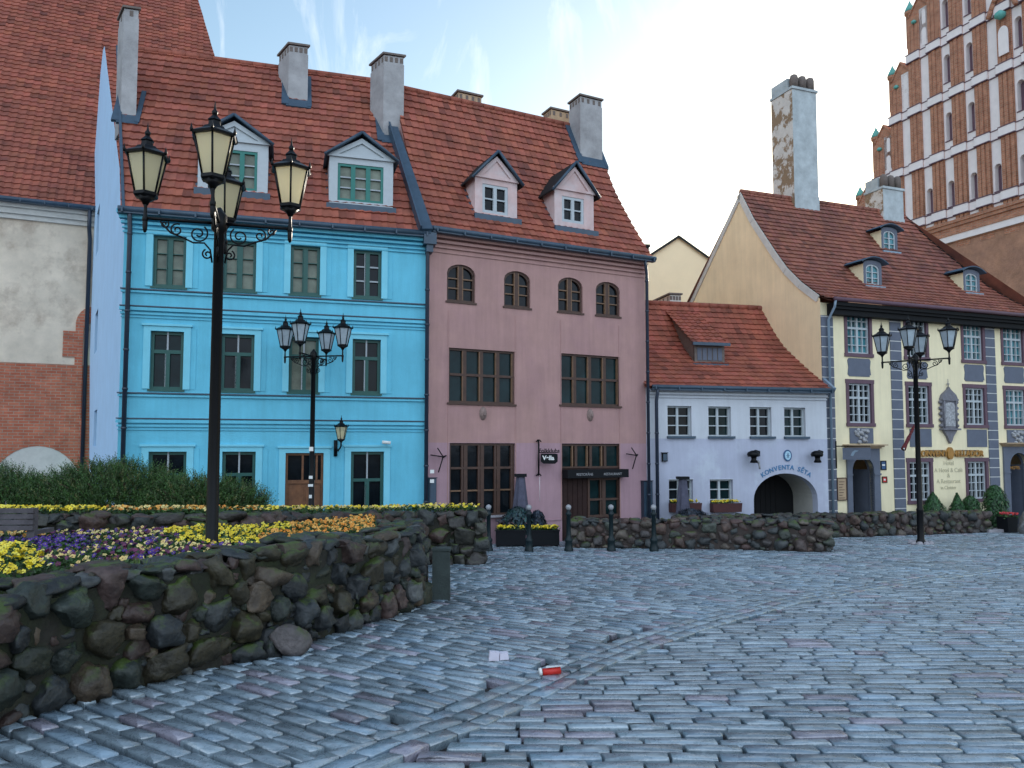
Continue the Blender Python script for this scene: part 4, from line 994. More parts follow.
# ------------------------------------------------------------------ brick gothic church on the right
FC = Frame((30.2, 60.0), (.365, -.931))
M['brickC'] = brick_mat('church_brick', (.36, .135, .075), (.46, .20, .115), (.40, .26, .19), FC, .42, .14, .02, .02)
M['brickC_old'] = mat('old_church_brick', (.40, .21, .13), .9, .25, 1.2, .03, 8, col2=(.30, .16, .11), thr=.5)
M['cwhite'] = mat('church_white_render', (.78, .71, .70), .85, .07, 1.5, .004, 30)
gc = thing('gothic_church', 'towering gothic brick church gable with white bands, top right corner', 'church', FC.pt(6, 0, -2.5))
P0_, PW, PP = .15, 1.02, 1.80
NK = 8
def topz(k): return 28.05+4.35*(k+1)
bandz = [19.02, 23.42, 27.8, 32.0, 36.3, 40.6]
zbase = 18.35
brk = MB(); wht = MB(); WB = {b: (MB(), MB(), MB()) for b in bandz}
for k in range(-3, NK):
    u0 = P0_+PP*k; zt = min(topz(k), 43.5)
    zb0 = zbase
    # recessed white panel and its pilaster (left edge of the bay is the pilaster)
    box(brk, FC, u0-.05, u0+PW, -.07, 1.2, zb0-2, zt-1.5 if k < 4 else zt)
    for j in range(3):
        a = u0+j*PW/3+.04; box(brk, FC, a, a+PW/3-.10, -.20 if j == 1 else -.15, -.07, zb0, min(zt-2.2, 43))
        tube(brk, [FC.pt(a+PW/3-.05, -.10, zb0), FC.pt(a+PW/3-.05, -.10, min(zt-2.2, 43))], .05, 6)
    hz_ = min(topz(k), 43.5)-1.2 if k < 4 else 43.5
    panel = (u0+PW, u0+PP+.0)
    hs = []
    for bi in range(len(bandz)-1):
        zl = bandz[bi] if bi else zbase+.0
        ok = {0: k in (1, 2, 3, 4, 5, 6), 1: k in (1, 2, 3, 4, 5, 6), 2: k in (2, 3, 5, 6), 3: k in (2, 3, 5)}.get(bi, False)
        if bi == 1: ok = k in (2, 3, 5)
        if bi == 0: zz = zbase+1.15; hh = 1.9
        else: zz = bandz[bi]+1.0; hh = 2.1
        if bi == 0 or True:
            if ok and zz+hh < hz_-1: hs.append((panel[0]+.16, panel[1]-.12, zz, zz+hh))
    zt_panel = hz_
    if zt_panel > zbase+1:
        wall_face(wht, FC, rect(panel[0], panel[1], zbase, zt_panel), [arch(*h, .25, 8) for h in hs], 0, .45)
        box(brk, FC, panel[0], panel[1], .46, 1.2, zbase, zt_panel)
        for h in hs: drk = MB(); box(drk, FC, h[0]-.02, h[1]+.02, .38, .455, h[2], h[3]); box(drk, FC, h[0]-.06, h[1]+.04, -.05, .02, h[2]-.08, h[2]); drk.build('slit_window', M['maroon'], gc)
    # white bands wrap round pilaster and panel
    for bz in bandz:
        if bz-.4 > zt-3.0 and k < 4: continue
        hgt = .29; wb, dlo, dhi = WB[bz]
        box(wb, FC, u0-.07, u0+PW+.03, -.27, .02, bz-hgt, bz+hgt); box(wb, FC, u0+PW+.03, u0+PP-.07, -.05, .02, bz-hgt, bz+hgt)
        for e, drk in ((-hgt-.07, dlo), (hgt, dhi)):
            box(drk, FC, u0-.10, u0+PW+.06, -.30, .0, bz+e, bz+e+.07); box(drk, FC, u0+PW+.06, u0+PP-.1, -.08, .0, bz+e, bz+e+.07)
    if k < 5:    # stepped turret: corner shaft with copper spike, small pierced gablet
        zt = topz(k)
        lathe(brk, [(.30, -3.6), (.30, -1.0), (.40, -.95), (.40, -.75)], FC.pt(u0-.05, .3, zt), 8)
        cop = MB(); lathe(cop, [(.42, -.75), (.30, -.45), (.12, -.12), (.015, .15)], FC.pt(u0-.05, .3, zt), 8); cop.build('copper_finial', M['copper'], gc)
        gpoly = [(u0+.15, zt-3.9), (u0+PP-.05, zt-3.9), (u0+PP-.05, zt-1.1), (u0+1.3, zt-.55), (u0+1.0, zt-.25), (u0+.15, zt-1.4)]
        hole = arch(u0+1.25, u0+1.58, zt-2.5, zt-1.35, .2, 6)
        wall_face(brk, FC, gpoly, [hole], .0, .5); wall_face(brk, FC, gpoly, [hole], .5, 0.01)
        prism(brk, FC, [(u0+.15, zt-1.4), (u0+1.0, zt-.25), (u0+1.0, zt-.15), (u0+.1, zt-1.3)], -.1, .5); prism(brk, FC, [(u0+1.0, zt-.25), (u0+PP-.05, zt-1.1), (u0+PP, zt-1.0), (u0+1.0, zt-.1)], -.1, .5)
        prism(wht, FC, arch(u0+1.2, u0+1.62, zt-4.2, zt-2.8, .3, 6), -.03, .01)
        cop = MB(); lathe(cop, [(.02, -.12), (.17, -.05), (.2, .06), (.1, .16), (.02, .2)], FC.pt(u0+.72, -.22, zt-2.1), 8); cop.build('copper_boss', M['copper'], gc)
        mb_ = None
for k in (4,):   # large pointed blind arch near the top right
    u0 = P0_+PP*5; c_ = u0+.6; pts = []
    for i in range(11):
        t = -1+2*i/10; pts.append((c_+t*1.0, 31.6+1.6*(1-abs(t)**1.6)))
    for i in range(10): tube(brk, [FC.pt(pts[i][0], -.35, pts[i][1]), FC.pt(pts[i+1][0], -.35, pts[i+1][1])], .16, 6)
    cop = MB(); lathe(cop, [(.05, -.3), (.34, -.1), (.36, .12), (.1, .34)], FC.pt(c_, -.55, 31.3), 8); cop.build('copper_boss', M['copper'], gc)
    prism(wht, FC, arch(c_-.35, c_+.35, 28.6, 30.6, .5), -.36, -.30)
brk.build('brick_gable', M['brickC'], gc); wht.build('white_panel', M['cwhite'], gc); 
for bz, (wb, dl, dh) in WB.items():
    if wb.v:
        w_ = wb.build('white_band', M['cwhite'], gc); dl.build('band_moulding', M['maroon'], w_); dh.build('band_moulding', M['maroon'], w_)
mb = MB(); UE = P0_+PP*NK+3
box(mb, FC, -6, UE, -.10, 1.2, 17.55, zbase); box(mb, FC, -6, UE, -.32, 0, 18.15, zbase+.02); box(mb, FC, -6, UE, -.22, 0, 17.9, 18.15); box(mb, FC, -6, UE, -.32, 0, 17.28, 17.5)
mb.build('brick_cornice', M['brickC'], gc)
mb = MB(); box(mb, FC, -6, UE, -.26, 0, 16.82, 17.28); mb.build('white_string_band', M['cwhite'], gc)
mb = MB(); box(mb, FC, -6, UE, -.05, 1.2, -3, 17.55); box(mb, FC, UE-.3, UE, 1.2, 14, -3, 17); box(mb, FC, -6, -5.5, 1.2, 14, -3, 17); box(mb, FC, -6, UE, -.12, -.05, 16.74, 16.82); mb.build('brick_wall', M['brickC_old'], gc)
# ================================================================== GROUND
# the whole square falls gently away from the viewer
def sheet(name, m, pts, kind='structure'):
    mb = MB(); mb.add(pts, [tuple(range(len(pts)))]); o = mb.build(name, M[m]); return tag(o, kind=kind)
def paving_mat(name, base, rough, attr=True):
    m = bpy.data.materials.new(name); m.use_nodes = True; N = m.node_tree.nodes; L = m.node_tree.links; b = N['Principled BSDF']
    geo = N.new('ShaderNodeNewGeometry'); at = N.new('ShaderNodeVertexColor'); at.layer_name = 'Col'
    n1 = N.new('ShaderNodeTexNoise'); n1.inputs['Scale'].default_value = 9; n1.inputs['Detail'].default_value = 9; n1.inputs['Roughness'].default_value = .7; L.new(geo.outputs['Position'], n1.inputs['Vector'])
    n2 = N.new('ShaderNodeTexNoise'); n2.inputs['Scale'].default_value = .5; n2.inputs['Detail'].default_value = 6; L.new(geo.outputs['Position'], n2.inputs['Vector'])
    r1 = N.new('ShaderNodeMapRange'); r1.inputs['From Min'].default_value = .3; r1.inputs['From Max'].default_value = .7; r1.inputs['To Min'].default_value = .72; r1.inputs['To Max'].default_value = 1.25; L.new(n1.outputs['Fac'], r1.inputs['Value'])
    r2 = N.new('ShaderNodeMapRange'); r2.inputs['From Min'].default_value = .35; r2.inputs['From Max'].default_value = .65; r2.inputs['To Min'].default_value = .85; r2.inputs['To Max'].default_value = 1.15; L.new(n2.outputs['Fac'], r2.inputs['Value'])
    mm = N.new('ShaderNodeMath'); mm.operation = 'MULTIPLY'; L.new(r1.outputs[0], mm.inputs[0]); L.new(r2.outputs[0], mm.inputs[1])
    c = N.new('ShaderNodeMix'); c.data_type = 'RGBA'; c.blend_type = 'MULTIPLY'; c.inputs[0].default_value = 1; L.new(at.outputs[0], c.inputs[6]); c.inputs[7].default_value = (*base, 1)
    s = N.new('ShaderNodeVectorMath'); s.operation = 'SCALE'; L.new(c.outputs[2], s.inputs[0]); L.new(mm.outputs[0], s.inputs['Scale']); L.new(s.outputs[0], b.inputs['Base Color'])
    rr = N.new('ShaderNodeMapRange'); rr.inputs['From Min'].default_value = .3; rr.inputs['From Max'].default_value = .7; rr.inputs['To Min'].default_value = rough-.10; rr.inputs['To Max'].default_value = rough+.14; L.new(n1.outputs['Fac'], rr.inputs['Value']); L.new(rr.outputs[0], b.inputs['Roughness'])
    b.inputs['Specular IOR Level'].default_value = 1.0; b.inputs['IOR'].default_value = 1.75
    n3 = N.new('ShaderNodeTexNoise'); n3.inputs['Scale'].default_value = 38; n3.inputs['Detail'].default_value = 5; L.new(geo.outputs['Position'], n3.inputs['Vector'])
    bp = N.new('ShaderNodeBump'); bp.inputs['Distance'].default_value = .006; L.new(n3.outputs['Fac'], bp.inputs['Height']); L.new(bp.outputs[0], b.inputs['Normal'])
    return m
M['sett'] = paving_mat('worn_granite_sett', (.215, .275, .315), .27)
M['sand'] = mat('dirt_between_setts', (.020, .017, .018), .95, .3, 4, .01, 30)
def far_ground_mat():
    return brick_mat('paving_far', (.16, .17, .18), (.22, .23, .24), (.05, .045, .04), WF, .33, .16, .02)
M['earth'] = mat('packed_earth_ground', (.11, .10, .09), .95, .25, .6, .02, 6)
sheet('ground', 'earth', [(-400, -60, gz(-60)-.12), (400, -60, gz(-60)-.12), (400, 420, gz(420)-.12), (-400, 420, gz(420)-.12)])
sheet('dirt_bed', 'sand', [(-30, 0, gz(0)-.066), (34, 0, gz(0)-.066), (34, 34, gz(34)-.066), (-30, 34, gz(34)-.066)])

BC = [ground(*p) for p in ((345, 762), (400, 738), (464, 716), (535, 685), (581, 663), (639, 641), (700, 622), (781, 601), (845, 589), (926, 577.5), (1024, 566))]
BC = [(p.x, p.y) for p in BC]
d0 = (BC[1][0]-BC[0][0], BC[1][1]-BC[0][1]); d1 = (BC[-1][0]-BC[-2][0], BC[-1][1]-BC[-2][1])
BC = [(BC[0][0]-3*d0[0], BC[0][1]-3*d0[1])]+BC+[(BC[-1][0]+4*d1[0], BC[-1][1]+4*d1[1])]
bx = np.array([p[0] for p in BC]); by = np.array([p[1] for p in BC])
def curve_d(x, y):
    """signed distance above the kerb-like border course"""
    yc = np.interp(x, bx, by); sl = (np.interp(x+.1, bx, by)-np.interp(x-.1, bx, by))/.2
    return (y-yc)/np.sqrt(1+sl*sl)
rng = np.random.default_rng(5)
setts = []   # x, y, angle, length, width, shade
def rows(ox, oy, ang, L, W, nx, ny, keep, jl=.30, dz=0.0):
    c, s = math.cos(ang), math.sin(ang)
    for j in range(-ny, ny):
        u = -nx*L+rng.uniform(0, L); wob = rng.uniform(-.012, .012)
        while u < nx*L:
            l = L*rng.uniform(1-jl, 1+jl); uc = u+l/2; u += l
            v = j*W+wob+.035*math.sin(uc*.7+j*.13)
            x = ox+uc*c-v*s; y = oy+uc*s+v*c
            if keep(x, y): setts.append((x, y, ang+rng.normal(0, .018)+.024*math.cos(uc*.7+j*.13), l-.018, W-.032, dz))
inview = lambda x, y: 3.6 < y < 29.5 and (-.80*y-1.6 < x < .92*y+3.2)
rows(0, 10, .01, .40, .158, 80, 140, lambda x, y: inview(x, y) and curve_d(x, y) < -.21, dz=-.022)
rows(0, 14, -.66, .42, .152, 80, 145, lambda x, y: inview(x, y) and curve_d(x, y) > .22)
acc = 0
P_ = np.array(BC); seg = np.hypot(*(P_[1:]-P_[:-1]).T); cum = np.concatenate([[0], np.cumsum(seg)])
for r_, off in enumerate((-.17, 0, .17)):
    t = rng.uniform(0, .2)
    while t < cum[-1]-.3:
        l = rng.uniform(.22, .36); tc = t+l/2; t += l
        x = np.interp(tc, cum, P_[:, 0]); y = np.interp(tc, cum, P_[:, 1]); x2 = np.interp(tc+.1, cum, P_[:, 0]); y2 = np.interp(tc+.1, cum, P_[:, 1])
        a = math.atan2(y2-y, x2-x); x -= math.sin(a)*off; y += math.cos(a)*off
        if inview(x, y): setts.append((x, y, a, l-.016, .150, 0.0))
S_ = np.array(setts); n = len(S_)
# template: bevelled block, 8-point outline in three rings plus a centre
ch = .10
ring = np.array([(-1+ch, -1), (1-ch, -1), (1, -1+ch*1.6), (1, 1-ch*1.6), (1-ch, 1), (-1+ch, 1), (-1, 1-ch*1.6), (-1, -1+ch*1.6)], float)*.5
T = np.concatenate([np.c_[ring, np.full(8, -.07)], np.c_[ring*.985, np.full(8, -.012)], np.c_[ring*np.array([.97, .93]), np.full(8, -.001)], [[0, 0, .004]]])
nv = len(T); V = np.zeros((n, nv, 3))
lx = T[None, :, 0]*S_[:, 3, None]; ly = T[None, :, 1]*S_[:, 4, None]
jx = rng.normal(0, .006, (n, 8)); jy = rng.normal(0, .005, (n, 8))
for r_ in range(3): lx[:, r_*8:r_*8+8] += jx; ly[:, r_*8:r_*8+8] += jy
tx = rng.normal(0, .014, (n, 1)); ty = rng.normal(.0, .032, (n, 1))
lz = S_[:, 5, None]+T[None, :, 2]+lx*tx+ly*ty+rng.normal(0, .004, (n, 1))+rng.normal(0, .0012, (n, nv))
ca, sa = np.cos(S_[:, 2, None]), np.sin(S_[:, 2, None])
V[:, :, 0] = S_[:, 0, None]+lx*ca-ly*sa; V[:, :, 1] = S_[:, 1, None]+lx*sa+ly*ca
V[:, :, 2] = lz-SLOPE*V[:, :, 1]
F1 = [(r*8+k, r*8+(k+1) % 8, (r+1)*8+(k+1) % 8, (r+1)*8+k) for r in range(2) for k in range(8)]
F3 = [(16+k, 16+(k+1) % 8, 24) for k in range(8)]
quads = (np.array(F1)[None]+np.arange(n)[:, None, None]*nv).reshape(-1, 4); tris = (np.array(F3)[None]+np.arange(n)[:, None, None]*nv).reshape(-1, 3)
me = bpy.data.meshes.new('square_paving'); me.vertices.add(n*nv); me.vertices.foreach_set('co', V.reshape(-1))
nq, ntr = len(quads), len(tris); me.loops.add(nq*4+ntr*3); me.polygons.add(nq+ntr)
me.loops.foreach_set('vertex_index', np.concatenate([quads.reshape(-1), tris.reshape(-1)]))
me.polygons.foreach_set('loop_start', np.concatenate([np.arange(nq)*4, nq*4+np.arange(ntr)*3]))
me.polygons.foreach_set('loop_total', np.concatenate([np.full(nq, 4), np.full(ntr, 3)]))
me.polygons.foreach_set('use_smooth', np.concatenate([np.tile(np.array([False]*8+[True]*8), n), np.ones(ntr, bool)])); me.update(); me.validate()
shade = rng.uniform(.66, 1.22, n); hue = rng.random(n)
colr = np.c_[shade, shade, shade]; red = hue < .09; colr[red] *= np.array([1.10, .80, .84]); bl = hue > .8; colr[bl] *= np.array([.90, .98, 1.06])
vc = np.repeat(np.c_[colr, np.ones(n)], nv, axis=0)
at = me.color_attributes.new('Col', 'FLOAT_COLOR', 'POINT'); at.data.foreach_set('color', vc.reshape(-1))
me.materials.append(M['sett']); o = bpy.data.objects.new('square_paving', me); C.objects.link(o); tag(o, kind='structure')

# ================================================================== FIELD-STONE WALLS
nt_ = M['stone'].node_tree; N = nt_.nodes; L = nt_.links; b_ = N['Principled BSDF']   # moss cushions on upward faces
lk = b_.inputs['Base Color'].links[0]; src_ = lk.from_socket; L.remove(lk)
ge = N.new('ShaderNodeNewGeometry'); sp_ = N.new('ShaderNodeSeparateXYZ'); L.new(ge.outputs['Normal'], sp_.inputs[0])
ra = N.new('ShaderNodeMapRange'); ra.inputs['From Min'].default_value = .25; ra.inputs['From Max'].default_value = .8; L.new(sp_.outputs[2], ra.inputs['Value'])
no = N.new('ShaderNodeTexNoise'); no.inputs['Scale'].default_value = 2.6; no.inputs['Detail'].default_value = 7; no.inputs['Roughness'].default_value = .7; L.new(ge.outputs['Position'], no.inputs['Vector'])
rb_ = N.new('ShaderNodeMapRange'); rb_.inputs['From Min'].default_value = .50; rb_.inputs['From Max'].default_value = .58; rb_.inputs['To Max'].default_value = .9; L.new(no.outputs['Fac'], rb_.inputs['Value'])
mu_ = N.new('ShaderNodeMath'); mu_.operation = 'MULTIPLY'; L.new(ra.outputs[0], mu_.inputs[0]); L.new(rb_.outputs[0], mu_.inputs[1])
mx_ = N.new('ShaderNodeMix'); mx_.data_type = 'RGBA'; L.new(mu_.outputs[0], mx_.inputs[0]); L.new(src_, mx_.inputs[6]); mx_.inputs[7].default_value = (.055, .085, .014, 1); L.new(mx_.outputs[2], b_.inputs['Base Color'])
def ico(sub):
    bm = bmesh.new(); bmesh.ops.create_icosphere(bm, subdivisions=sub, radius=1); bm.verts.ensure_lookup_table()
    v = [tuple(p.co) for p in bm.verts]; f = [tuple(q.index for q in p.verts) for p in bm.faces]; bm.free(); return v, f
ICO = {k: ico(k) for k in (2, 3)}
NEARPAL = [(.045, .052, .055), (.032, .037, .038), (.065, .072, .070), (.070, .042, .034), (.095, .058, .050), (.035, .046, .036), (.022, .026, .028), (.13, .135, .13), (.12, .085, .055), (.055, .045, .022), (.028, .034, .018)]
FARPAL = [(.12, .085, .075), (.095, .08, .075), (.15, .09, .07), (.075, .08, .08), (.18, .14, .11), (.055, .06, .062), (.12, .065, .055), (.08, .09, .07)]
def stone(mb, c, ax, dims, r, pal, sub=3, pw=.62, rough=.16, tilt=.25, col=None):
    v, f = ICO[sub]; off = Vector((r.uniform(0, 50), r.uniform(0, 50), r.uniform(0, 50)))
    rot = Matrix.Rotation(ax, 3, 'Z') @ Matrix.Rotation(r.uniform(-tilt, tilt), 3, 'Y') @ Matrix.Rotation(r.uniform(-tilt, tilt), 3, 'X')
    out = []; pl = [(Vector((r.gauss(0, 1), r.gauss(0, 1), r.gauss(0, 1))).normalized(), r.uniform(.66, .92)) for _ in range(9)]
    for p in v:
        q = Vector([math.copysign(abs(x)**pw, x) for x in p])
        k = 1+rough*noise.noise(q*1.4+off)+rough*.45*noise.noise(q*3.7+off)
        for n_, d_ in pl:
            e_ = q.dot(n_)-d_
            if e_ > 0: q = q-n_*e_*.92
        q = Vector((q.x*dims[0], q.y*dims[1], q.z*dims[2]))*k*.86
        out.append(Vector(c)+rot @ q)
    g = r.uniform(.75, 1.25); base = col or r.choice(pal)
    mb.add(out, f, 0, tuple(x*g for x in base), True)
def stone_wall(name, label, path, topf, basef, thick, size, seed, pal, sub=3, mort='mortar', both=True, cap=True, group=None, ends=(True, True)):
    r = random.Random(seed); st = MB(); core = MB()
    P = [Vector((x, y)) for x, y in path]; cum = [0]
    for a, b in zip(P, P[1:]): cum.append(cum[-1]+(b-a).length)
    def at_(t):
        t = max(0, min(cum[-1], t)); k = 0
        while k < len(P)-2 and t > cum[k+1]: k += 1
        d = (P[k+1]-P[k]).normalized(); return P[k]+d*(t-cum[k]), math.atan2(d.y, d.x)
    def face(offs, sgn):
        placed = []; Lt = cum[-1]
        Hm = max(topf(*at_(t)[0])-basef(*at_(t)[0]) for t in (0, Lt/2, Lt))
        grid = {}
        for sc_, tries in ((1.45, 5), (1.15, 16), (.95, 34), (.75, 48), (.55, 70), (.38, 90)):
            for _ in range(int(tries*Lt*Hm/(size*size))):
                a = size*.5*sc_*r.uniform(.80, 1.35); b = size*.5*sc_*r.uniform(.72, 1.10)
                t = r.uniform(0, Lt); p, _a = at_(t); H = topf(p.x, p.y)-basef(p.x, p.y)
                z = r.uniform(b*.55, H-b*.55)
                gk = (int(t/(size*1.5)), int(z/(size*1.5))); ok = True
                for gi in (-1, 0, 1):
                    for gj in (-1, 0, 1):
                        for (t2, z2, a2, b2) in grid.get((gk[0]+gi, gk[1]+gj), ()):
                            if ((t-t2)/(a+a2))**2+((z-z2)/(b+b2))**2 < .80: ok = False; break
                        if not ok: break
                    if not ok: break
                if ok: grid.setdefault(gk, []).append((t, z, a, b)); placed.append((t, z, a, b))
        for (t, z, a_, b_) in placed:
            p, a = at_(t); n_ = Vector((math.sin(a), -math.cos(a)))*sgn; zb, zt = basef(p.x, p.y), topf(p.x, p.y); H = zt-zb
            q = p+n_*(offs-.06+r.uniform(-.05, .05)-.06*(z/H))
            stone(st, (q.x, q.y, zb+z), a, (a_*1.22, min(.24, (a_+b_)*.62), b_*1.22), r, pal, sub, pw=r.uniform(.42, .75), rough=.36, tilt=.30)
    face(0, 1)
    if both: face(thick, -1)
    for e, on in ((0, ends[0]), (1, ends[1])):
        if not on: continue
        p, a = at_(0 if e == 0 else cum[-1]); zb, zt = basef(p.x, p.y), topf(p.x, p.y); z = zb
        bk = Vector((-math.sin(a), math.cos(a))); z = zb+.0
        while z < zt-.08:
            h = size*r.uniform(.7, 1.05); s = .04
            while s < thick-.04:
                w = min(size*r.uniform(.8, 1.3), thick); q = p+bk*(s+w/2); s += w
                stone(st, (q.x, q.y, z+h/2), a+math.pi/2, (w*.56, .14, h*.58), r, pal, sub, tilt=.12)
            z += h*.93
    if cap:
        t = 0
        while t < cum[-1]:
            w = size*r.uniform(.9, 1.9); p, a = at_(t+w/2); t += w*.93; bk = Vector((-math.sin(a), math.cos(a))); s = -.02
            while s < thick:
                d = size*r.uniform(.9, 1.6); q = p+bk*(s+d/2); s += d*.95
                stone(st, (q.x, q.y, topf(p.x, p.y)-size*.12+r.uniform(-.03, .03)), a+r.uniform(-.2, .2), (w*.56, d*.56, size*r.uniform(.18, .42)), r, pal, sub, tilt=.16)
    N_ = max(6, int(cum[-1]/.4)); L_ = []; 
    for i in range(N_+1):
        p, a = at_(cum[-1]*i/N_); bk = Vector((-math.sin(a), math.cos(a))); zb, zt = basef(p.x, p.y)-.15, topf(p.x, p.y)-.10
        f_, b_ = p+bk*.05, p+bk*(thick-.05); L_ += [(f_.x, f_.y, zb), (f_.x, f_.y, zt), (b_.x, b_.y, zt), (b_.x, b_.y, zb)]
    F_ = []
    for i in range(N_): o = 4*i; F_ += [(o+k, o+k+1, o+k+5, o+k+4) for k in range(3)]
    F_ += [(0, 1, 2, 3), (4*N_+3, 4*N_+2, 4*N_+1, 4*N_)]
    core.add(L_, F_)
    mid, _ = at_(cum[-1]/2)
    t = thing(name, label, 'stone wall', (mid.x, mid.y, basef(mid.x, mid.y)), group=group)
    st.build('stones', M['stone'], t); core.build('mortar_core', M[mort], t)
    return t
gzb = lambda x, y: gz(y)
def offs(path, d):
    out = []
    for i, (x, y) in enumerate(path):
        a = path[max(i-1, 0)]; b = path[min(i+1, len(path)-1)]; l = math.hypot(b[0]-a[0], b[1]-a[1]); out.append((x-(b[1]-a[1])/l*d, y+(b[0]-a[0])/l*d))
    return out
g_ = [ground(*p) for p in ((-60, 760), (0, 733), (60, 712), (117, 696), (190, 678), (256, 662), (308, 647), (347, 634), (386, 621), (426, 609))]
near = [(-5.6, 4.0)]+[(p.x, p.y) for p in g_]+[(-1.22, 11.6), (-1.45, 13.4)]
near_top = lambda x, y: .77-.028*max(0, y-6)-.13*max(0, min(1, (7.0-y)/1.2))+.035*math.sin(x*5)
near = offs(near, .11)
stone_wall('field_stone_wall', 'long dark field stone wall curving along the flower bed in the left foreground', near, near_top, gzb, .55, .225, 11, NEARPAL, 3, 'mortar', both=False, ends=(False, True))
rear = [(-12, 9.2), (-7.5, 10.4), (-6, 10.9), (-3.9, 12.2), (-2.95, 14.2), (-1.95, 16.25), (-.62, 16.55)]
rear_top = lambda x, y: .80-(y-11)*.072
stone_wall('field_stone_wall', 'rough stone wall holding the upper flower bed, its reddish end beside the first bollard', rear, rear_top, gzb, .5, .27, 12, [(.07, .06, .052), (.10, .06, .05), (.055, .058, .054), (.12, .068, .055), (.085, .08, .062), (.045, .05, .046)], 3, 'mortar', both=False, ends=(False, True))
mid = [ground(572, 548), ground(700, 549), ground(829, 552)]
stone_wall('low_stone_wall', 'low rubble stone wall running behind the row of bollards', [(p.x, p.y) for p in mid], lambda x, y: gz(y)+.72, gzb, .55, .22, 13, FARPAL, 2, 'mortar_far', ends=(True, True))
stone_wall('low_stone_wall', 'low rough stone wall in front of the yellow house ending by the rounded shrub', [(4.9, 22.4), (7.6, 23.3), (10.6, 24.3), (13.3, 25.3), (16.4, 26.55)], lambda x, y: gz(y)+.70, gzb, .5, .24, 14, [tuple(c*.8 for c in p) for p in FARPAL], 2, 'mortar_far')
r_ = random.Random(77); mb = MB(); p = ground(287, 655); stone(mb, (p.x, p.y+.03, p.z+.15), .3, (.27, .20, .19), r_, NEARPAL, 3, pw=.8, col=(.15, .125, .12)); tag(mb.build('boulder', M['stone'], None, (p.x, p.y, p.z)), 'loose rounded boulder lying on the setts against the dark wall', 'boulder')
p = ground(441, 600); mb = MB(); pf = Frame((p.x, p.y), (1, .05))
prism(mb, pf, [(-.135, p.z-.05), (.13, p.z-.05), (.125, p.z+.70), (-.13, p.z+.73)], 0, .26); box(mb, pf, -.14, .14, -.012, .27, p.z+.715, p.z+.75)
tag(mb.build('stone_post', M['granite'], None, (p.x, p.y, p.z)), 'squared dark green stone post at the end of the near wall', 'post')

# ================================================================== BEDS
def poly_sheet(name, m, P, zf, label=None):
    mb = MB(); tr = tessellate_polygon([[Vector((x, y, 0)) for x, y in P]]); mb.add([(x, y, zf(x, y)) for x, y in P], [tuple(t) for t in tr]); o = mb.build(name, M[m]); tag(o, kind='structure'); return o
soil_lo = lambda x, y: .60-.028*max(0, y-6)
def offs_(path, d):
    out = []
    for i, (x, y) in enumerate(path):
        a = path[max(i-1, 0)]; b = path[min(i+1, len(path)-1)]; l = math.hypot(b[0]-a[0], b[1]-a[1]); out.append((x-(b[1]-a[1])/l*d, y+(b[0]-a[0])/l*d))
    return out
lo_poly = offs(near[:-1], .3)+[(x, y) for x, y in reversed(rear[:-1])]
poly_sheet('lower_bed_soil', 'soil', lo_poly, soil_lo)
soil_hi = lambda x, y: rear_top(x, min(y, 16.5))-.10
hi_poly = offs(rear, .25)+[(-.6, 17.3), (-3, 17.6), (-6.3, 16.8), (-12, 15.5)]
poly_sheet('upper_bed_soil', 'soil', hi_poly, soil_hi)
# its retaining edge at the back
mb = MB(); hb = hi_poly[-4:]+[hi_poly[0]]
hb = [hi_poly[len(rear)-1]]+hi_poly[-4:]+[hi_poly[0]]
for a, b in zip(hb, hb[1:]): mb.quad((a[0], a[1], gz(a[1])-.1), (b[0], b[1], gz(b[1])-.1), (b[0], b[1], soil_hi(*b)+.02), (a[0], a[1], soil_hi(*a)+.02))
tag(mb.build('bed_edging', M['mortar']), kind='structure')
def inside(P, x, y):
    c = False; j = len(P)-1
    for i in range(len(P)):
        if (P[i][1] > y) != (P[j][1] > y) and x < (P[j][0]-P[i][0])*(y-P[i][1])/(P[j][1]-P[i][1])+P[i][0]: c = not c
        j = i
    return c
YEL = [(.80, .60, .015), (.72, .50, .02), (.85, .70, .08)]; ORA = [(.72, .24, .02), (.70, .32, .05), (.78, .42, .10)]; PUR = [(.055, .012, .19), (.07, .015, .24), (.04, .01, .13)]; CRM = [(.72, .58, .22), (.66, .46, .16)]; MAR = [(.10, .012, .05), (.13, .02, .08)]
beds = {'yellow_pansies': MB(), 'orange_pansies': MB(), 'purple_pansies': MB(), 'mixed_pansies': MB()}
leafb = MB()
def flower(mb, x, y, z, s, cols, r):
    az = r.uniform(0, 6.28) if r.random() < .4 else -1.57+r.gauss(0, .7); tl = r.uniform(.35, 1.15)
    nrm = Vector((math.sin(tl)*math.cos(az), math.sin(tl)*math.sin(az), math.cos(tl))); a = nrm.cross(Vector((0, 0, 1))).normalized(); b = nrm.cross(a)
    c = Vector((x, y, z)); col = r.choice(cols)
    for k in range(5):
        t = 6.283*k/5+r.uniform(-.15, .15); w = .62; d = a*math.cos(t)+b*math.sin(t); e = a*math.cos(t+w)+b*math.sin(t+w); f = a*math.cos(t-w)+b*math.sin(t-w)
        g = r.uniform(.85, 1.15)
        mb.add([c, c+f*s*.75+nrm*s*.1, c+d*s*1.05+nrm*s*.05, c+e*s*.75+nrm*s*.1], [(0, 1, 2, 3)], 0, tuple(q*g for q in col))
    mb.add([c+nrm*s*.12+a*s*.22, c+nrm*s*.12+b*s*.22, c+nrm*s*.12-a*s*.22, c+nrm*s*.12-b*s*.22], [(0, 1, 2, 3)], 0, (.12, .05, .02) if cols is not PUR else (.5, .4, .05))
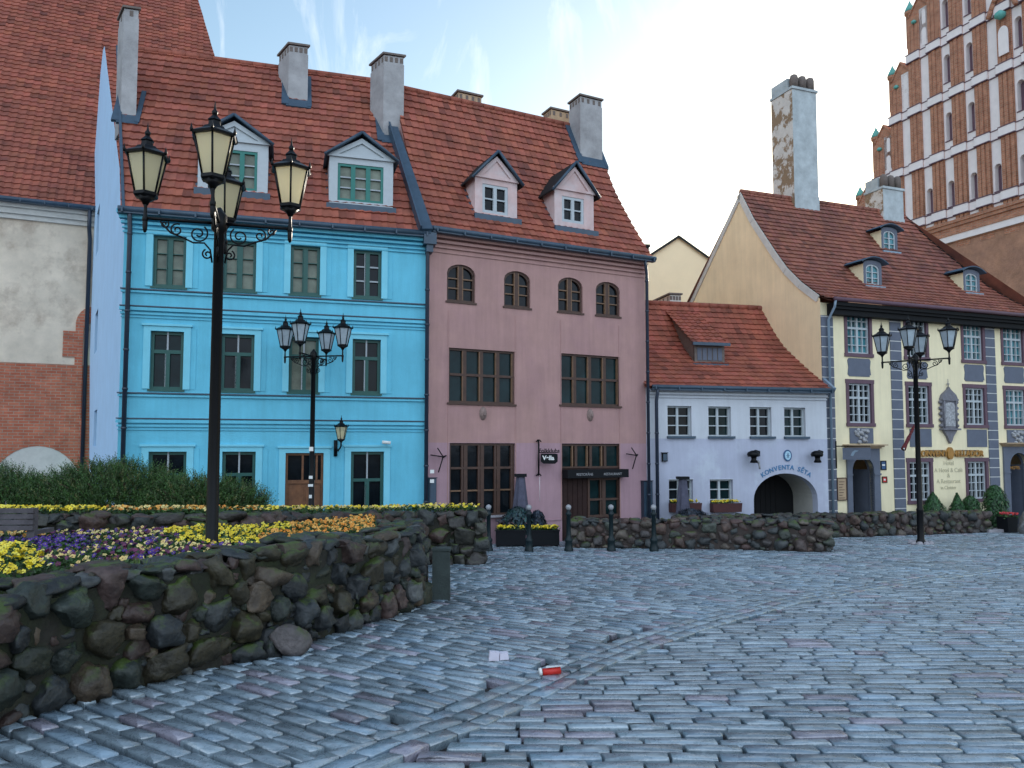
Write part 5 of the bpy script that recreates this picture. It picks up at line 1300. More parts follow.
def leaves(x, y, z, r, n=3, s=.03):
    for k in range(n):
        c = Vector((x+r.gauss(0, .03), y+r.gauss(0, .03), z-r.uniform(.0, .10))); a = Vector((r.gauss(0, 1), r.gauss(0, 1), r.gauss(0, .6))).normalized(); b = a.cross(Vector((r.gauss(0, 1), r.gauss(0, 1), r.gauss(0, 1)))).normalized()
        g = r.uniform(.5, 1.5); leafb.add([c-a*s, c+b*s*.5, c+a*s, c-b*s*.5], [(0, 1, 2, 3)], 0, (.035*g, .085*g, .018*g))
r = random.Random(21)
def kind_lo(px, py):
    w = noise.noise(Vector((px*.03, py*.15, 0)))*12
    if px < 38+w and py > 541+w*.3: return 'yellow_pansies', YEL
    if px < 55+w and py < 536: return 'orange_pansies', CRM+ORA
    if px < 92+w and 534 < py < 549+w*.2: return 'purple_pansies', PUR
    if px > 262+w and not (px < 290 and py < 529): return 'orange_pansies', ORA
    if px > 172+w and py < 542+w*.3: return 'yellow_pansies', YEL
    q = r.random()
    if q < .42: return 'mixed_pansies', CRM
    if q < .75: return 'mixed_pansies', MAR
    return 'mixed_pansies', PUR
def proj(x, y, z): 
    c, s = math.cos(PHI), math.sin(PHI); d = y*c+(z-CAMH)*s; return 512+FOC*x/d, CY-FOC*(-y*s+(z-CAMH)*c)/d
inner = offs(near[:-1], .62)
lo_in = inner+[(x, y) for x, y in reversed(offs(rear[:-1], -.16))]
cnt = 0
while cnt < 5200:
    x, y = r.uniform(-8.2, -1.6), r.uniform(4.6, 14.5)
    if not inside(lo_in, x, y): continue
    z = soil_lo(x, y)+.16+.05*noise.noise(Vector((x*3, y*3, 2)))+r.uniform(0, .035)
    px, py = proj(x, y, z)
    if px < -170 or px > 374: continue
    cnt += 1; leaves(x, y, z, r, 3)
    if r.random() < .60: k, cl = kind_lo(px, py); flower(beds[k], x, y, z, r.uniform(.020, .031), cl, r)
cnt = 0; band = offs(rear, .42)
while cnt < 1700:
    t = r.uniform(0, len(band)-1.001); i = int(t); a, b = band[i], band[i+1]; q = t-i; dd = r.uniform(0, .65)
    x = a[0]+(b[0]-a[0])*q-dd*.5; y = a[1]+(b[1]-a[1])*q+dd*.85
    if not inside(hi_poly, x, y): continue
    z = soil_hi(x, y)+.20+r.uniform(0, .06); px, py = proj(x, y, z); 
    if px < -120: continue
    cnt += 1; leaves(x, y, z, r, 4)
    if r.random() < .8:
        w = noise.noise(Vector((px*.02, 7, 0)))*20
        if px < 105+w: k, cl = 'yellow_pansies', YEL
        elif px < 262+w: k, cl = 'orange_pansies', ORA+CRM
        else: k, cl = ('yellow_pansies', YEL+CRM) if r.random() < .7 else (None, None)
        if k: flower(beds[k], x, y, z, r.uniform(.026, .038), cl, r)
for k, m_ in beds.items(): tag(m_.build(k, M['petal']), kind='stuff')
# moss and grass on the wall top and the near bed edge
for i in range(900):
    t = r.uniform(0, len(inner)-1.001); j = int(t); q = t-j; a, b = inner[j], inner[j+1]; x = a[0]+(b[0]-a[0])*q+r.gauss(0, .10); y = a[1]+(b[1]-a[1])*q+r.gauss(0, .10)
    z = near_top(x, y)-.10; g = r.uniform(.6, 1.5); h = r.uniform(.04, .10); dx, dy = r.gauss(0, .03), r.gauss(0, .03)
    leafb.add([(x-.006, y, z), (x+.006, y, z), (x+dx, y+dy, z+h)], [(0, 1, 2)], 0, (.06*g, .10*g, .015*g))
tag(leafb.build('bedding_foliage', M['leaf']), kind='stuff')

# junipers: many feathery sprays
def juniper(name, label, cx, cy, rx, ry, h, nspray, seed, group):
    r = random.Random(seed); z0 = soil_hi(cx, cy)
    t = thing(name, label, 'shrub', (cx, cy, z0), group=group); mb = MB(); st = MB()
    for i in range(nspray):
        a = r.uniform(0, 6.283); q = math.sqrt(r.random()); el = r.uniform(0, 1)
        px, py = cx+rx*q*math.cos(a), cy+ry*q*math.sin(a)
        top = h*(1-.50*q**3)*(.84+.22*noise.noise(Vector((px*1.1, py*1.1, seed))))
        z = z0+top*(.25+.75*r.random()**.55); L = r.uniform(.2, .44)
        d = Vector((math.cos(a)*q*.7+r.gauss(0, .35), math.sin(a)*q*.7+r.gauss(0, .35)-.12, .45+r.random()*.9)).normalized()
        p = Vector((px, py, z-L*.6)); dep = z/(z0+top+.001)
        g = r.uniform(.45, 1.25); base = (.036*g, .088*g, .014*g) if r.random() > .12 else (.10*g, .10*g, .03*g)
        nb = 13
        side = d.cross(Vector((r.gauss(0, 1), r.gauss(0, 1), r.gauss(0, 1)))).normalized(); up = side.cross(d)
        for k in range(nb):
            s = k/nb; o = p+d*L*s; ang = 2.4*k; e = (side*math.cos(ang)+up*math.sin(ang)); tip = o+(d*.75+e*.65)*(.07*(1.25-s)); w = .009
            cc = side*w if k % 2 else up*w
            mb.add([o-cc, o+cc, tip], [(0, 1, 2)], 0, tuple(c*(.8+.5*s) for c in base))
    for i in range(12):
        a = 6.283*i/12; tube(st, [(cx, cy, z0-.05), (cx+rx*.4*math.cos(a), cy+ry*.4*math.sin(a), z0+h*.35), (cx+rx*.75*math.cos(a), cy+ry*.75*math.sin(a), z0+h*.55)], .03, 5, r2=.008)
    mb.build('foliage', M['leaf'], t); st.build('stem', M['brown'], t); return t
juniper('juniper_shrub', 'dark spreading juniper at the left edge in front of the brick church', -9.3, 14.0, 1.7, 1.2, 1.12, 3800, 1, 'junipers behind the flower bed')
juniper('juniper_shrub', 'dark spreading juniper standing highest in front of the blue gable wall', -7.2, 14.0, 1.5, 1.15, 1.27, 3800, 2, 'junipers behind the flower bed')
juniper('juniper_shrub', 'dark juniper reaching behind the near lamp post, sloping down to the right', -5.5, 13.7, 1.1, .9, 1.0, 2300, 3, 'junipers behind the flower bed')
def leafy(mb, c, rx, ry, h, n, r, shape, s=.05, cols=((.03, .08, .02),)):
    for i in range(n):
        t = r.random(); a = r.uniform(0, 6.283); rad = shape(t)*math.sqrt(r.uniform(.35, 1))*(1+.18*noise.noise(Vector((math.cos(a)*2, math.sin(a)*2, t*4+c[0]))))
        p = Vector((c[0]+rx*rad*math.cos(a), c[1]+ry*rad*math.sin(a), c[2]+h*t)); nx = Vector((math.cos(a), math.sin(a), .3+r.gauss(0, .5))).normalized()
        u = nx.cross(Vector((r.gauss(0, 1), r.gauss(0, 1), 2))).normalized(); v = nx.cross(u); g = r.uniform(.5, 1.5); cl = r.choice(cols); ss = s*r.uniform(.6, 1.3)
        mb.add([p-v*ss, p+u*ss*.5, p+v*ss, p-u*ss*.5], [(0, 1, 2, 3)], 0, tuple(q*g for q in cl))
def thuja(label, px, rx, h, shape, seed, Y=27.0, group='clipped evergreens before the yellow house', zoff=0):
    x = (px-512)/770*Y; z = gz(Y); t = thing('clipped_evergreen', label, 'shrub', (x, Y, z), group=group); mb = MB(); r = random.Random(seed)
    leafy(mb, (x, Y, z+.08), rx, rx*.9, h, 2600, r, shape, .055, ((.018, .060, .018), (.026, .085, .022))); mb.build('foliage', M['leaf'], t)
    st = MB(); tube(st, [(x, Y, z-.1), (x, Y, z+h*.75)], .04, 6, r2=.02); st.build('trunk', M['brown'], t)
cone = lambda t: max(.05, min(1, (1-t)*1.75)**.8); rnd_ = lambda t: math.sqrt(max(.02, 1-(1.75*abs(t-.43))**2.6)) if t < 1 else .1
thuja('dark green evergreen with a sharp tip half hidden behind the right lamp post', 930.5, .50, 1.25, cone, 1)
thuja('dark evergreen with a sharp tip, under the faded inscription', 954.5, .34, 1.22, cone, 2)
thuja('broad low dark evergreen touching its pointed neighbour under the right window', 967.5, .36, 1.12, rnd_, 3, 27.2)
thuja('largest rounded dark evergreen just past the end of the low wall', 992, .44, 1.50, rnd_, 4, 27.4)
# ================================================================== STREET LAMPS
def spiral(cx, cz, r0, turns, a0, dirn=1, n=26):
    return [(cx+r0*(1-.80*t/n)*math.cos(a0+dirn*turns*6.283*t/n), cz+r0*(1-.80*t/n)*math.sin(a0+dirn*turns*6.283*t/n)) for t in range(n+1)]
def lantern(parent, x, y, z, s=1.0, pre='lantern', stem=True):
    """hexagonal lantern whose bottom ring stands at z"""
    fr_ = MB(); H = .46*s; r0, r1 = .135*s, .235*s
    cor0 = [(x+r0*math.cos(R(60*k+30)), y+r0*math.sin(R(60*k+30)), z) for k in range(6)]; cor1 = [(x+r1*math.cos(R(60*k+30)), y+r1*math.sin(R(60*k+30)), z+H) for k in range(6)]
    for a, b in zip(cor0, cor1): tube(fr_, [a, b], .013*s, 5)
    lathe(fr_, [(r0*1.0, -.05*s), (r0*1.12, -.03*s), (r0*1.12, .008*s), (r0*.9, .012*s)], (x, y, z), 6, rot=R(30), smooth=False)
    lathe(fr_, [(.03*s, -.14*s), (.05*s, -.10*s), (r0*.9, -.05*s)], (x, y, z), 10)
    lathe(fr_, [(r1*.94, -.0), (r1*1.14, .0), (r1*1.18, .028*s), (r1*1.02, .05*s), (r1*.62, .10*s), (r1*.50, .135*s), (r1*.33, .15*s), (r1*.30, .20*s), (r1*.36, .215*s), (r1*.22, .25*s), (.02*s, .29*s)], (x, y, z+H), 6, rot=R(30), smooth=False)
    lathe(fr_, [(.018*s, .27*s), (.034*s, .30*s), (.036*s, .325*s), (.016*s, .35*s), (.010*s, .39*s), (.003*s, .45*s)], (x, y, z+H), 8)
    for k in range(6):
        a = R(60*k+30); px_, py_ = x+r1*1.16*math.cos(a), y+r1*1.16*math.sin(a)
        lathe(fr_, [(.012*s, -.01), (.020*s, .02*s), (.012*s, .045*s), (.002*s, .09*s)], (px_, py_, z+H+.02*s), 6)
    if stem:
        lathe(fr_, [(.018, -.36*s), (.034, -.34*s), (.034, -.30*s), (.020, -.27*s), (.020, -.16*s), (.03, -.12*s)], (x, y, z), 8)
    f = fr_.build(pre, M['black'], parent)
    g = MB()
    q = .965
    c0 = [(x+(p[0]-x)*q, y+(p[1]-y)*q, z+.012*s) for p in cor0]; c1 = [(x+(p[0]-x)*q, y+(p[1]-y)*q, z+H-.004) for p in cor1]
    for k in range(6): g.quad(c0[k], c0[(k+1) % 6], c1[(k+1) % 6], c1[k])
    g.build('lantern_glass', M['lglass'], f)
    b = MB(); lathe(b, [(.02, 0), (.035, .03), (.035, .16), (.012, .2)], (x, y, z+.05), 8); b.build('bulb', M['sign_white'], f)
    return f
def make_lamp():
    t = thing('street_lamp', 'x', 'street lamp'); RA = .85; ZA = 5.15
    mb = MB(); lathe(mb, [(.15, -.3), (.15, .05), (.11, .10), (.092, .16), (.088, .9), (.095, .92), (.095, .97), (.076, 1.0), (.070, 2.2), (.060, ZA-.12), (.095, ZA-.08), (.095, ZA+.10), (.06, ZA+.14), (.02, ZA+.20)], (0, 0, 0), 12)
    mb.build('pole', M['black'], t)
    for k in range(4):
        a = k*math.pi/2; c, s = math.cos(a), math.sin(a); mb = MB()
        P3 = lambda u, z: (u*c, u*s, z)
        tube(mb, [P3(.06, ZA), P3(RA, ZA)], .021, 8)
        lathe(mb, [(.012, -.18), (.026, -.15), (.030, -.06), (.022, -.02), (.022, .06), (.012, .08)], P3(RA, ZA), 8)
        for pts in (spiral(.24, ZA-.15, .115, 1.55, 2.2), spiral(.49, ZA-.12, .08, 1.4, 2.0, -1), spiral(.13, ZA-.40, .065, 1.4, 1.2, -1), spiral(.63, ZA-.06, .05, 1.2, 2.4)):
            tube(mb, [P3(u, z) for u, z in pts], .011, 5)
        arc = [(.075, ZA-.50), (.10, ZA-.34), (.17, ZA-.26), (.30, ZA-.265), (.42, ZA-.21), (.56, ZA-.16), (.68, ZA-.03)]
        tube(mb, [P3(u, z) for u, z in arc], .012, 5)
        mb.build('arm', M['black'], t)
        lantern(t, RA*c, RA*s, ZA+.30, .98)
    return t
lamp = make_lamp()
lamp['group'] = 'four armed street lamps on the square'
def put_lamp(o, x, y, z, rz, label, s=1.0): o.location = (x, y, z); o.rotation_euler.z = rz; o['label'] = label; o.scale = (s, s, s)
L2, L3 = copy_tree(lamp), copy_tree(lamp)
x = (214.5-512)/770*9.2
put_lamp(lamp, x, 9.2, -.50, R(16), 'nearest black street lamp with four cream glass lanterns, rising from the flower bed', .97)
z2 = gz(19)+.0
x = (312.5-512)/770*18.7
put_lamp(L2, x, 18.7, -.50, R(-10), 'black four lantern street lamp with stickers on its pole in front of the blue house', .88)
M['lglass2'] = mat('grey_lantern_glass', (.36, .42, .46), .2, .2, 5, spec=.6)
for rt in (L2, L3):
    for ch in rt.children:
        for g in ch.children:
            if g.name.startswith('lantern_glass'): g.data = g.data.copy(); g.data.materials[0] = M['lglass2']
p = ground(921, 544); put_lamp(L3, p.x, p.y, p.z, R(-37), 'black four lantern street lamp standing free on the paving before the yellow house', 1.0)
mb = MB(); lathe(mb, [(.30, -.45), (.30, -.06), (.26, 0)], (x, 18.7, -.50), 16); mb.build('plinth', M['concrete'], L2).matrix_parent_inverse = L2.matrix_world.inverted()
mb = MB()
for k in range(9): a = 6.283*k/9; lathe(mb, [(.05, -.05), (.09, .0), (.06, .06), (.01, .07)], (p.x+.26*math.cos(a), p.y+.22*math.sin(a), p.z+.02), 8)
L3o = mb; 
def local_part(mb, name, m, root):
    inv = Matrix.LocRotScale(root.location, root.rotation_euler, root.scale).inverted()
    mb.v = [tuple(inv @ Vector(q)) for q in mb.v]
    me = bpy.data.meshes.new(name); me.from_pydata(mb.v, [], mb.f); me.materials.append(M[m]); o = bpy.data.objects.new(name, me); C.objects.link(o); o.parent = root; return o
local_part(L3o, 'footing_stones', 'concrete', L3)
for o in list(L2.children):
    if o.name.startswith('plinth'): bpy.data.objects.remove(o)
mb = MB(); lathe(mb, [(.30, -.50), (.30, -.06), (.26, 0)], (x, 18.7, -.50), 16); local_part(mb, 'plinth', 'concrete', L2)
mb = MB(); xs = x
for py, h, w in ((449, .10, .10), (477, .07, .09), (485, .06, .12), (496, .08, .07)):
    zz = CAMH+(450-py)/770*18.7; fr0 = Frame((xs, 18.7-.085), (1, 0)); box(mb, fr0, -w/2, w/2, -.008, .0, zz-h/2, zz+h/2)
local_part(mb, 'stickers', 'sign_white', L2)

# bollards
bt = thing('bollard', 'x', 'bollard', group='row of dark bollards before the low wall')
mb = MB(); lathe(mb, [(.115, -.1), (.115, .05), (.10, .08), (.085, .22), (.10, .25), (.10, .29), (.07, .33), (.058, .40), (.052, .88), (.075, .90), (.075, .94), (.05, .97), (.045, 1.02)], (0, 0, 0), 14); mb.build('shaft', M['iron_green'], bt)
mb = MB(); lathe(mb, [(.03, 1.02), (.06, 1.05), (.073, 1.09), (.06, 1.135), (.02, 1.16)], (0, 0, 0), 14); mb.build('ball', M['silver'], bt)
BL = ['dark bollard with silver ball just right of the reddish wall end', 'dark bollard with silver ball between the two flower boxes', 'dark bollard with silver ball at the right end of the flower boxes', 'dark bollard with silver ball below the right end of the awning board', 'dark bollard with silver ball below the downpipes of the pink house', 'bollard with only its silver ball showing over the stone wall']
bxs = [(488.5, 551), (529, 551.3), (568.7, 551), (611.3, 551), (654, 551), (436, 551)]
for i, (px, py) in enumerate(bxs):
    o = bt if i == 0 else copy_tree(bt); p = ground(px, py); o.location = p; o['label'] = BL[i]; o.rotation_euler.z = i*.7

# flower boxes
def flower_box(label, x0, x1, Y, h, seed, group, m='sign_dark', fr=None):
    t = thing('flower_box', label, 'flower box', ((x0+x1)/2, Y, gz(Y)), group=group); fr = Frame((x0, Y), (x1-x0, .05)); w = x1-x0; z = gz(Y)
    mb = MB(); box(mb, fr, 0, w, 0, .02, z+.03, z+h); box(mb, fr, 0, w, .36, .38, z+.03, z+h); box(mb, fr, 0, .02, .02, .36, z+.03, z+h); box(mb, fr, w-.02, w, .02, .36, z+.03, z+h)
    box(mb, fr, .02, w-.02, .02, .36, z+.05, z+h-.06)
    for u in (.02, w-.10):
        for v in (.03, .28): box(mb, fr, u, u+.07, v, v+.07, z-.03, z+.05)
    box(mb, fr, -.015, w+.015, -.015, .01, z+h-.03, z+h+.015); mb.build('box', M[m], t)
    r = random.Random(seed); f = MB(); l = MB(); global leafb; keep = leafb; leafb = l
    for i in range(110):
        c = fr.pt(r.uniform(.03, w-.03), r.uniform(.03, .35), z+h+.06+r.uniform(0, .06)); leaves(c.x, c.y, c.z, r, 4, .035); flower(f, c.x, c.y, c.z, r.uniform(.03, .042), YEL, r)
    leafb = keep; l.build('foliage', M['leaf'], t); f.build('blossom', M['petal'], t)
flower_box('dark flower box with yellow pansies, left of the pair below the brown window', -.42, .37, 20.75, .43, 1, 'flower boxes in front of the pink house')
flower_box('dark flower box with yellow pansies, right of the pair beside the restaurant door', .50, 1.27, 20.75, .43, 2, 'flower boxes in front of the pink house')
def sill_box(label, o, seed):
    u0, u1, z0, z1 = o; t = thing('window_box', label, 'window box', FW.pt((u0+u1)/2, -.1, z0-.1), group='window boxes on the white gatehouse'); mb = MB(); w = .22
    prism(mb, FW, [(u0-.02, z0-.02), (u1+.14, z0-.02), (u1+.17, z0+.26), (u0-.05, z0+.26)], -.27, -.25); box(mb, FW, u0-.02, u1+.14, -.25, -.03, z0-.02, z0+.22); box(mb, FW, u0-.04, u1+.16, -.25, -.235, z0+.22, z0+.26); box(mb, FW, u0-.03, u0, -.25, -.03, z0-.02, z0+.26); mb.build('box', M['box_wood'], t)
    r = random.Random(seed); f = MB(); l = MB(); global leafb; keep = leafb; leafb = l
    for i in range(70):
        c = FW.pt(r.uniform(u0, u1+.1), r.uniform(-.24, -.06), z0+.30+r.uniform(0, .06)); leaves(c.x, c.y, c.z, r, 3, .03); flower(f, c.x, c.y, c.z, r.uniform(.03, .04), YEL, r)
    leafb = keep; l.build('foliage', M['leaf'], t); f.build('blossom', M['petal'], t)
sill_box('dark red window box with yellow flowers partly behind the folded parasol', lows[0], 5)
sill_box('dark red window box with yellow flowers beside the passage arch', lows[1], 6)

# folded parasols
def parasol(label, px, Y, ytop, ybot, wtop, wbot):
    x = (px-512)/770*Y; s = Y/770; zt = CAMH+(450-ytop)*s; zb = CAMH+(450-ybot)*s
    t = thing('folded_parasol', label, 'parasol', (x, Y, gz(Y)), group='folded parasols on the terrace')
    mb = MB(); tube(mb, [(x, Y, gz(Y)), (x, Y, zt+.02)], .028, 8); mb.build('pole', M['black'], t)
    mb = MB(); box(mb, Frame((x, Y), (1, 0)), -wtop*s/2-.06, wtop*s/2+.06, -.13, .13, zt-.03, zt+.05); mb.build('cap', M['sign_dark'], t)
    mb = MB(); n = 28; V = []; m_ = 8
    for j in range(m_+1):
        q = j/m_; w = (wtop+(wbot-wtop)*q)*s/2; z = zt-.03+(zb-zt)*q
        for k in range(n): a = 6.283*k/n; rr = w*(1+.28*math.sin(a*6+.6*q)*(.4+.6*q)); V.append((x+rr*math.cos(a), Y+rr*.75*math.sin(a), z))
    mb.add(V, [(j*n+k, j*n+(k+1) % n, (j+1)*n+(k+1) % n, (j+1)*n+k) for j in range(m_) for k in range(n)], 0, (1, 1, 1), True); mb.build('canopy', M['parasol'], t)
    mb = MB(); box(mb, Frame((x, Y), (1, 0)), -.28, .28, -.24, .24, gz(Y)-.02, gz(Y)+.07); mb.build('base', M['concrete'], t)
parasol('folded grey parasol standing beside the wide brown window of the pink house', 520.5, 21.4, 475.5, 516, 8, 15)
parasol('folded grey parasol standing before the left window of the white gatehouse', 682, 23.6, 478, 515, 8, 13)
def pot_plant(label, px, Y, zc, rx, h, seed, cols, group=None):
    x = (px-512)/770*Y; z = gz(Y); t = thing('potted_shrub', label, 'potted plant', (x, Y, z), group=group); mb = MB()
    lathe(mb, [(.16, 0), (.22, .30), (.24, .32), (.24, .36), (.20, .36)], (x, Y, z), 14); mb.build('pot', M['sign_dark'], t)
    mb = MB(); leafy(mb, (x, Y, z+.3), rx, rx*.7, h, 900, random.Random(seed), rnd_, .06, cols); mb.build('foliage', M['leaf'], t)
pot_plant('dark bluish potted shrub behind the second bollard below the folded parasol', 518, 21.2, 0, .48, .72, 4, ((.012, .035, .045), (.015, .05, .05)))
pot_plant('dark potted shrub right of the folded parasol, over the right flower box', 537, 21.3, 0, .25, .62, 5, ((.010, .02, .035),))
pot_plant('low dark potted shrub over the wall below the left gatehouse window', 690, 23.0, 0, .55, .62, 6, ((.012, .02, .035),))
# terrace bench between
mb = MB(); fr0 = Frame((-.35, 21.15), (1, .3)); z = gz(21.1)
t = thing('terrace_bench', 'dark low bench against the mauve wall below the wide brown window', 'bench', (-.2, 21.2, z))
box(mb, fr0, 0, .75, 0, .35, z+.62, z+.68); mb.build('seat', M['bench'], t)
for u in (.06, .63): mb = MB(); box(mb, fr0, u, u+.06, .05, .30, z, z+.62); mb.build('leg', M['black'], t)

# wooden bench at the left edge
t = thing('park_bench', 'dark slatted wooden bench at the left edge of the flower bed', 'bench', (-6.9, 9.5, soil_lo(-6.9, 9.5)))
fr0 = Frame((-8.3, 9.35), (1, .06)); zs_ = soil_lo(-6, 9.3)
zt_ = CAMH+(450-507)/770*9.5
mb = MB()
for k in range(4): z = zt_-.065-k*.07; box(mb, fr0, 0, 2.45, -.02, .02, z, z+.056)
mb.build('backrest', M['bench'], t)
mb = MB()
for k in range(4): box(mb, fr0, 0, 2.45, .06+k*.10, .14+k*.10, zs_+.10, zs_+.135)
mb.build('seat', M['bench'], t)
for u in (.1, 2.36):
    mb = MB(); box(mb, fr0, u, u+.09, .021, .10, zs_-.05, zt_-.01); box(mb, fr0, u, u+.09, .10, .5, zs_-.05, zs_+.10); box(mb, fr0, u, u+.09, .10, .48, zs_+.20, zs_+.25); mb.build('leg', M['bench'], t)

# ================================================================== things fixed to the walls
def wall_lantern(fr, px, py0, py1, label):
    u, z0 = fr.uz(px, py1, -.45); z1 = fr.z(px, py0, -.45); t = thing('wall_lantern', label, 'wall lamp', fr.pt(u, 0, z0)); s = (z1-z0)/1.12
    c = fr.pt(u, -.45, 0); lantern(t, c.x, c.y, z0+.30*s, s, stem=False)
    mb = MB(); u2 = fr.u(335.5, 450, 0); a = fr.pt(u2, -.03, z0+.02); tube(mb, [a+Vector((0, 0, .16)), a-Vector((0, 0, .26))], .05, 8); tube(mb, [a, fr.pt(u2*.5+u*.5, -.22, z0-.10), fr.pt(u, -.45, z0+.02), fr.pt(u, -.45, z0+.22*s)], .022, 6)
    mb.build('bracket', M['black'], t)
wall_lantern(FB, 341, 417.5, 447, 'black wall lantern on a curved bracket between the brown door and the green glazed door')
def wall_mast(label, px, py, mirror):
    u, z = FP.uz(px, py); t = thing('wall_bracket', label, 'bracket', FP.pt(u, 0, z), group='iron spoke brackets on the pink house'); mb = MB(); s = 1 if not mirror else -1
    h = FP.pt(u+.04*s, -.20, z+.02)
    for du, dz_ in ((-.30, .07), (-.10, .26), (.14, .05), (-.07, -.40)): tube(mb, [h, FP.pt(u+du*s, -.14, z+dz_)], .018, 6)
    lathe(mb, [(.03, -.03), (.05, 0), (.03, .03)], h, 8); tube(mb, [h, FP.pt(u+.20*s, -.02, z+.05)], .02, 6); mb.build('spokes', M['black'], t)
wall_mast('black iron spoke bracket on the left edge of the pink house', 439, 457.5, False); wall_mast('black iron spoke bracket on the right edge of the pink house', 631.5, 456, False)
# hanging restaurant sign
u, zt = FP.uz(537, 441); zb = FP.z(537, 475); t = thing('hanging_sign', 'black hanging restaurant sign with white lettering on a tall iron rod', 'sign', FP.pt(u, 0, zb))
mb = MB(); tube(mb, [FP.pt(u, -.10, zb), FP.pt(u, -.10, zt)], .024, 8)
for z in (zt, zb): tube(mb, [FP.pt(u-.08, -.10, z-.02), FP.pt(u-.03, -.10, z+.03), FP.pt(u+.03, -.10, z+.03), FP.pt(u+.08, -.10, z-.02)], .018, 6); tube(mb, [FP.pt(u, -.1, z), FP.pt(u, .0, z)], .02, 6)
z = FP.z(545, 452.5); tube(mb, [FP.pt(u, -.1, z), FP.pt(u+.42, -.5, z)], .012, 6); mb.build('rod', M['black'], t)
FQ = Frame(tuple(FP.pt(u+.03, -.14, 0))[:2], (FP.D[0]*.8-FP.n[0]*.6, FP.D[1]*.8-FP.n[1]*.6))
mb = MB(); z0, z1 = FP.z(545, 463.5), FP.z(545, 453.5); pl = [(.02, z0+.06), (.10, z0), (.42, z0), (.50, z0+.06), (.50, z1-.02), (.44, z1), (.06, z1), (.02, z1-.02)]; prism(mb, FQ, pl, -.04, .04); bo = mb.build('board', M['sign_dark'], t)
text_mesh('lettering', 'Vella', M['sign_white'], bo, FQ, .24, z0+.11, -.045, .17, .004, bold=.006)
text_mesh('script', 'Folkklubs', M['black'], t, FQ, .26, z1+.03, -.02, .16, .006, bold=.004)
tube_part('pull_cord', M['sign_white'], t, [FP.pt(u+.02, -.12, zb-.05), FP.pt(u+.02, -.12, zb-.75)], .005)
# security camera
u, z = FB.uz(386, 442.5, -.2); t = thing('security_camera', 'small white security camera above the green glazed door', 'camera', FB.pt(u, 0, z)); mb = MB()
tube(mb, [FB.pt(u-.10, -.2, z+.01), FB.pt(u+.12, -.2, z-.01)], .045, 10); mb.build('housing', M['sign_white'], t); mb = MB(); tube(mb, [FB.pt(u, 0, z+.0), FB.pt(u, -.2, z)], .02, 6); mb.build('arm', M['silver'], t)
def ubox(label, fr, x0, x1, y0, y1, m='pipe', d=.14, group=None):
    t, u0, u1, z0, z1 = None, fr.u(x0, (y0+y1)/2), fr.u(x1, (y0+y1)/2), fr.z((x0+x1)/2, y1), fr.z((x0+x1)/2, y0); t = thing('utility_box', label, 'utility box', fr.pt((u0+u1)/2, 0, z0), group=group)
    mb = MB(); box(mb, fr, u0, u1, -d, -.004, z0, z1); box(mb, fr, u0-.02, u1+.02, -d-.02, -.004, z1, z1+.02); mb.build('cabinet', M[m], t); mb = MB(); box(mb, fr, u0+.02, u1-.02, -d-.01, -d, z0+.03, z1-.03); mb.build('door', M['metal_blue'], t); return t, u0, u1, z0, z1
t, u0, u1, z0, z1 = ubox('dark tall cabinet at the seam between the blue and the pink house', FP, 427.5, 434.5, 478, 522)
mb = MB()
for y in (471, 480.5): box(mb, FP, u0-.03, u0+.08, -.27, -.255, FP.z(431, y+2), FP.z(431, y-1.5))
mb.build('stickers', M['sign_white'], t)
ubox('dark tall cabinet at the seam between the pink and the white house', FP, 641, 650, 481, 522)
ubox('small dark wall box on the white gatehouse above the left window', FW, 661.5, 666.5, 453, 461.5, 'sign_dark', .08)
def flood(label, px, py, grp):
    u, z = FW.uz(px, py); t = thing('wall_floodlight', label, 'wall lamp', FW.pt(u, 0, z), group=grp); mb = MB()
    tube(mb, [FW.pt(u+.30, -.02, z+.02), FW.pt(u+.18, -.22, z+.14), FW.pt(u+.0, -.30, z+.17), FW.pt(u-.12, -.30, z+.10)], .035, 8); mb.build('arm', M['black'], t)
    mb = MB(); lathe(mb, [(.17, -.02), (.20, .05), (.17, .12), (.08, .17), (.03, .18)], FW.pt(u-.08, -.30, z+.0), 12); lathe(mb, [(.09, -.22), (.13, -.20), (.08, -.10), (.10, 0)], FW.pt(u-.06, -.30, z+.0), 10); mb.build('shade', M['black'], t); return t, u, z
t, u, z = flood('black hooded wall lamp left of the round plaque', 750.5, 456, 'hooded lamps beside the passage arch')
mb = MB(); tube(mb, [FW.pt(u+.10, -.22, z-.16), FW.pt(u+.16, -.25, z-.22)], .05, 8); tube(mb, [FW.pt(u+.18, -.2, z-.22), FW.pt(u+.20, -.2, z-.42)], .03, 6); mb.build('spotlight', M['silver'], t)
flood('black hooded wall lamp at the right edge of the gatehouse', 813.5, 456, 'hooded lamps beside the passage arch')

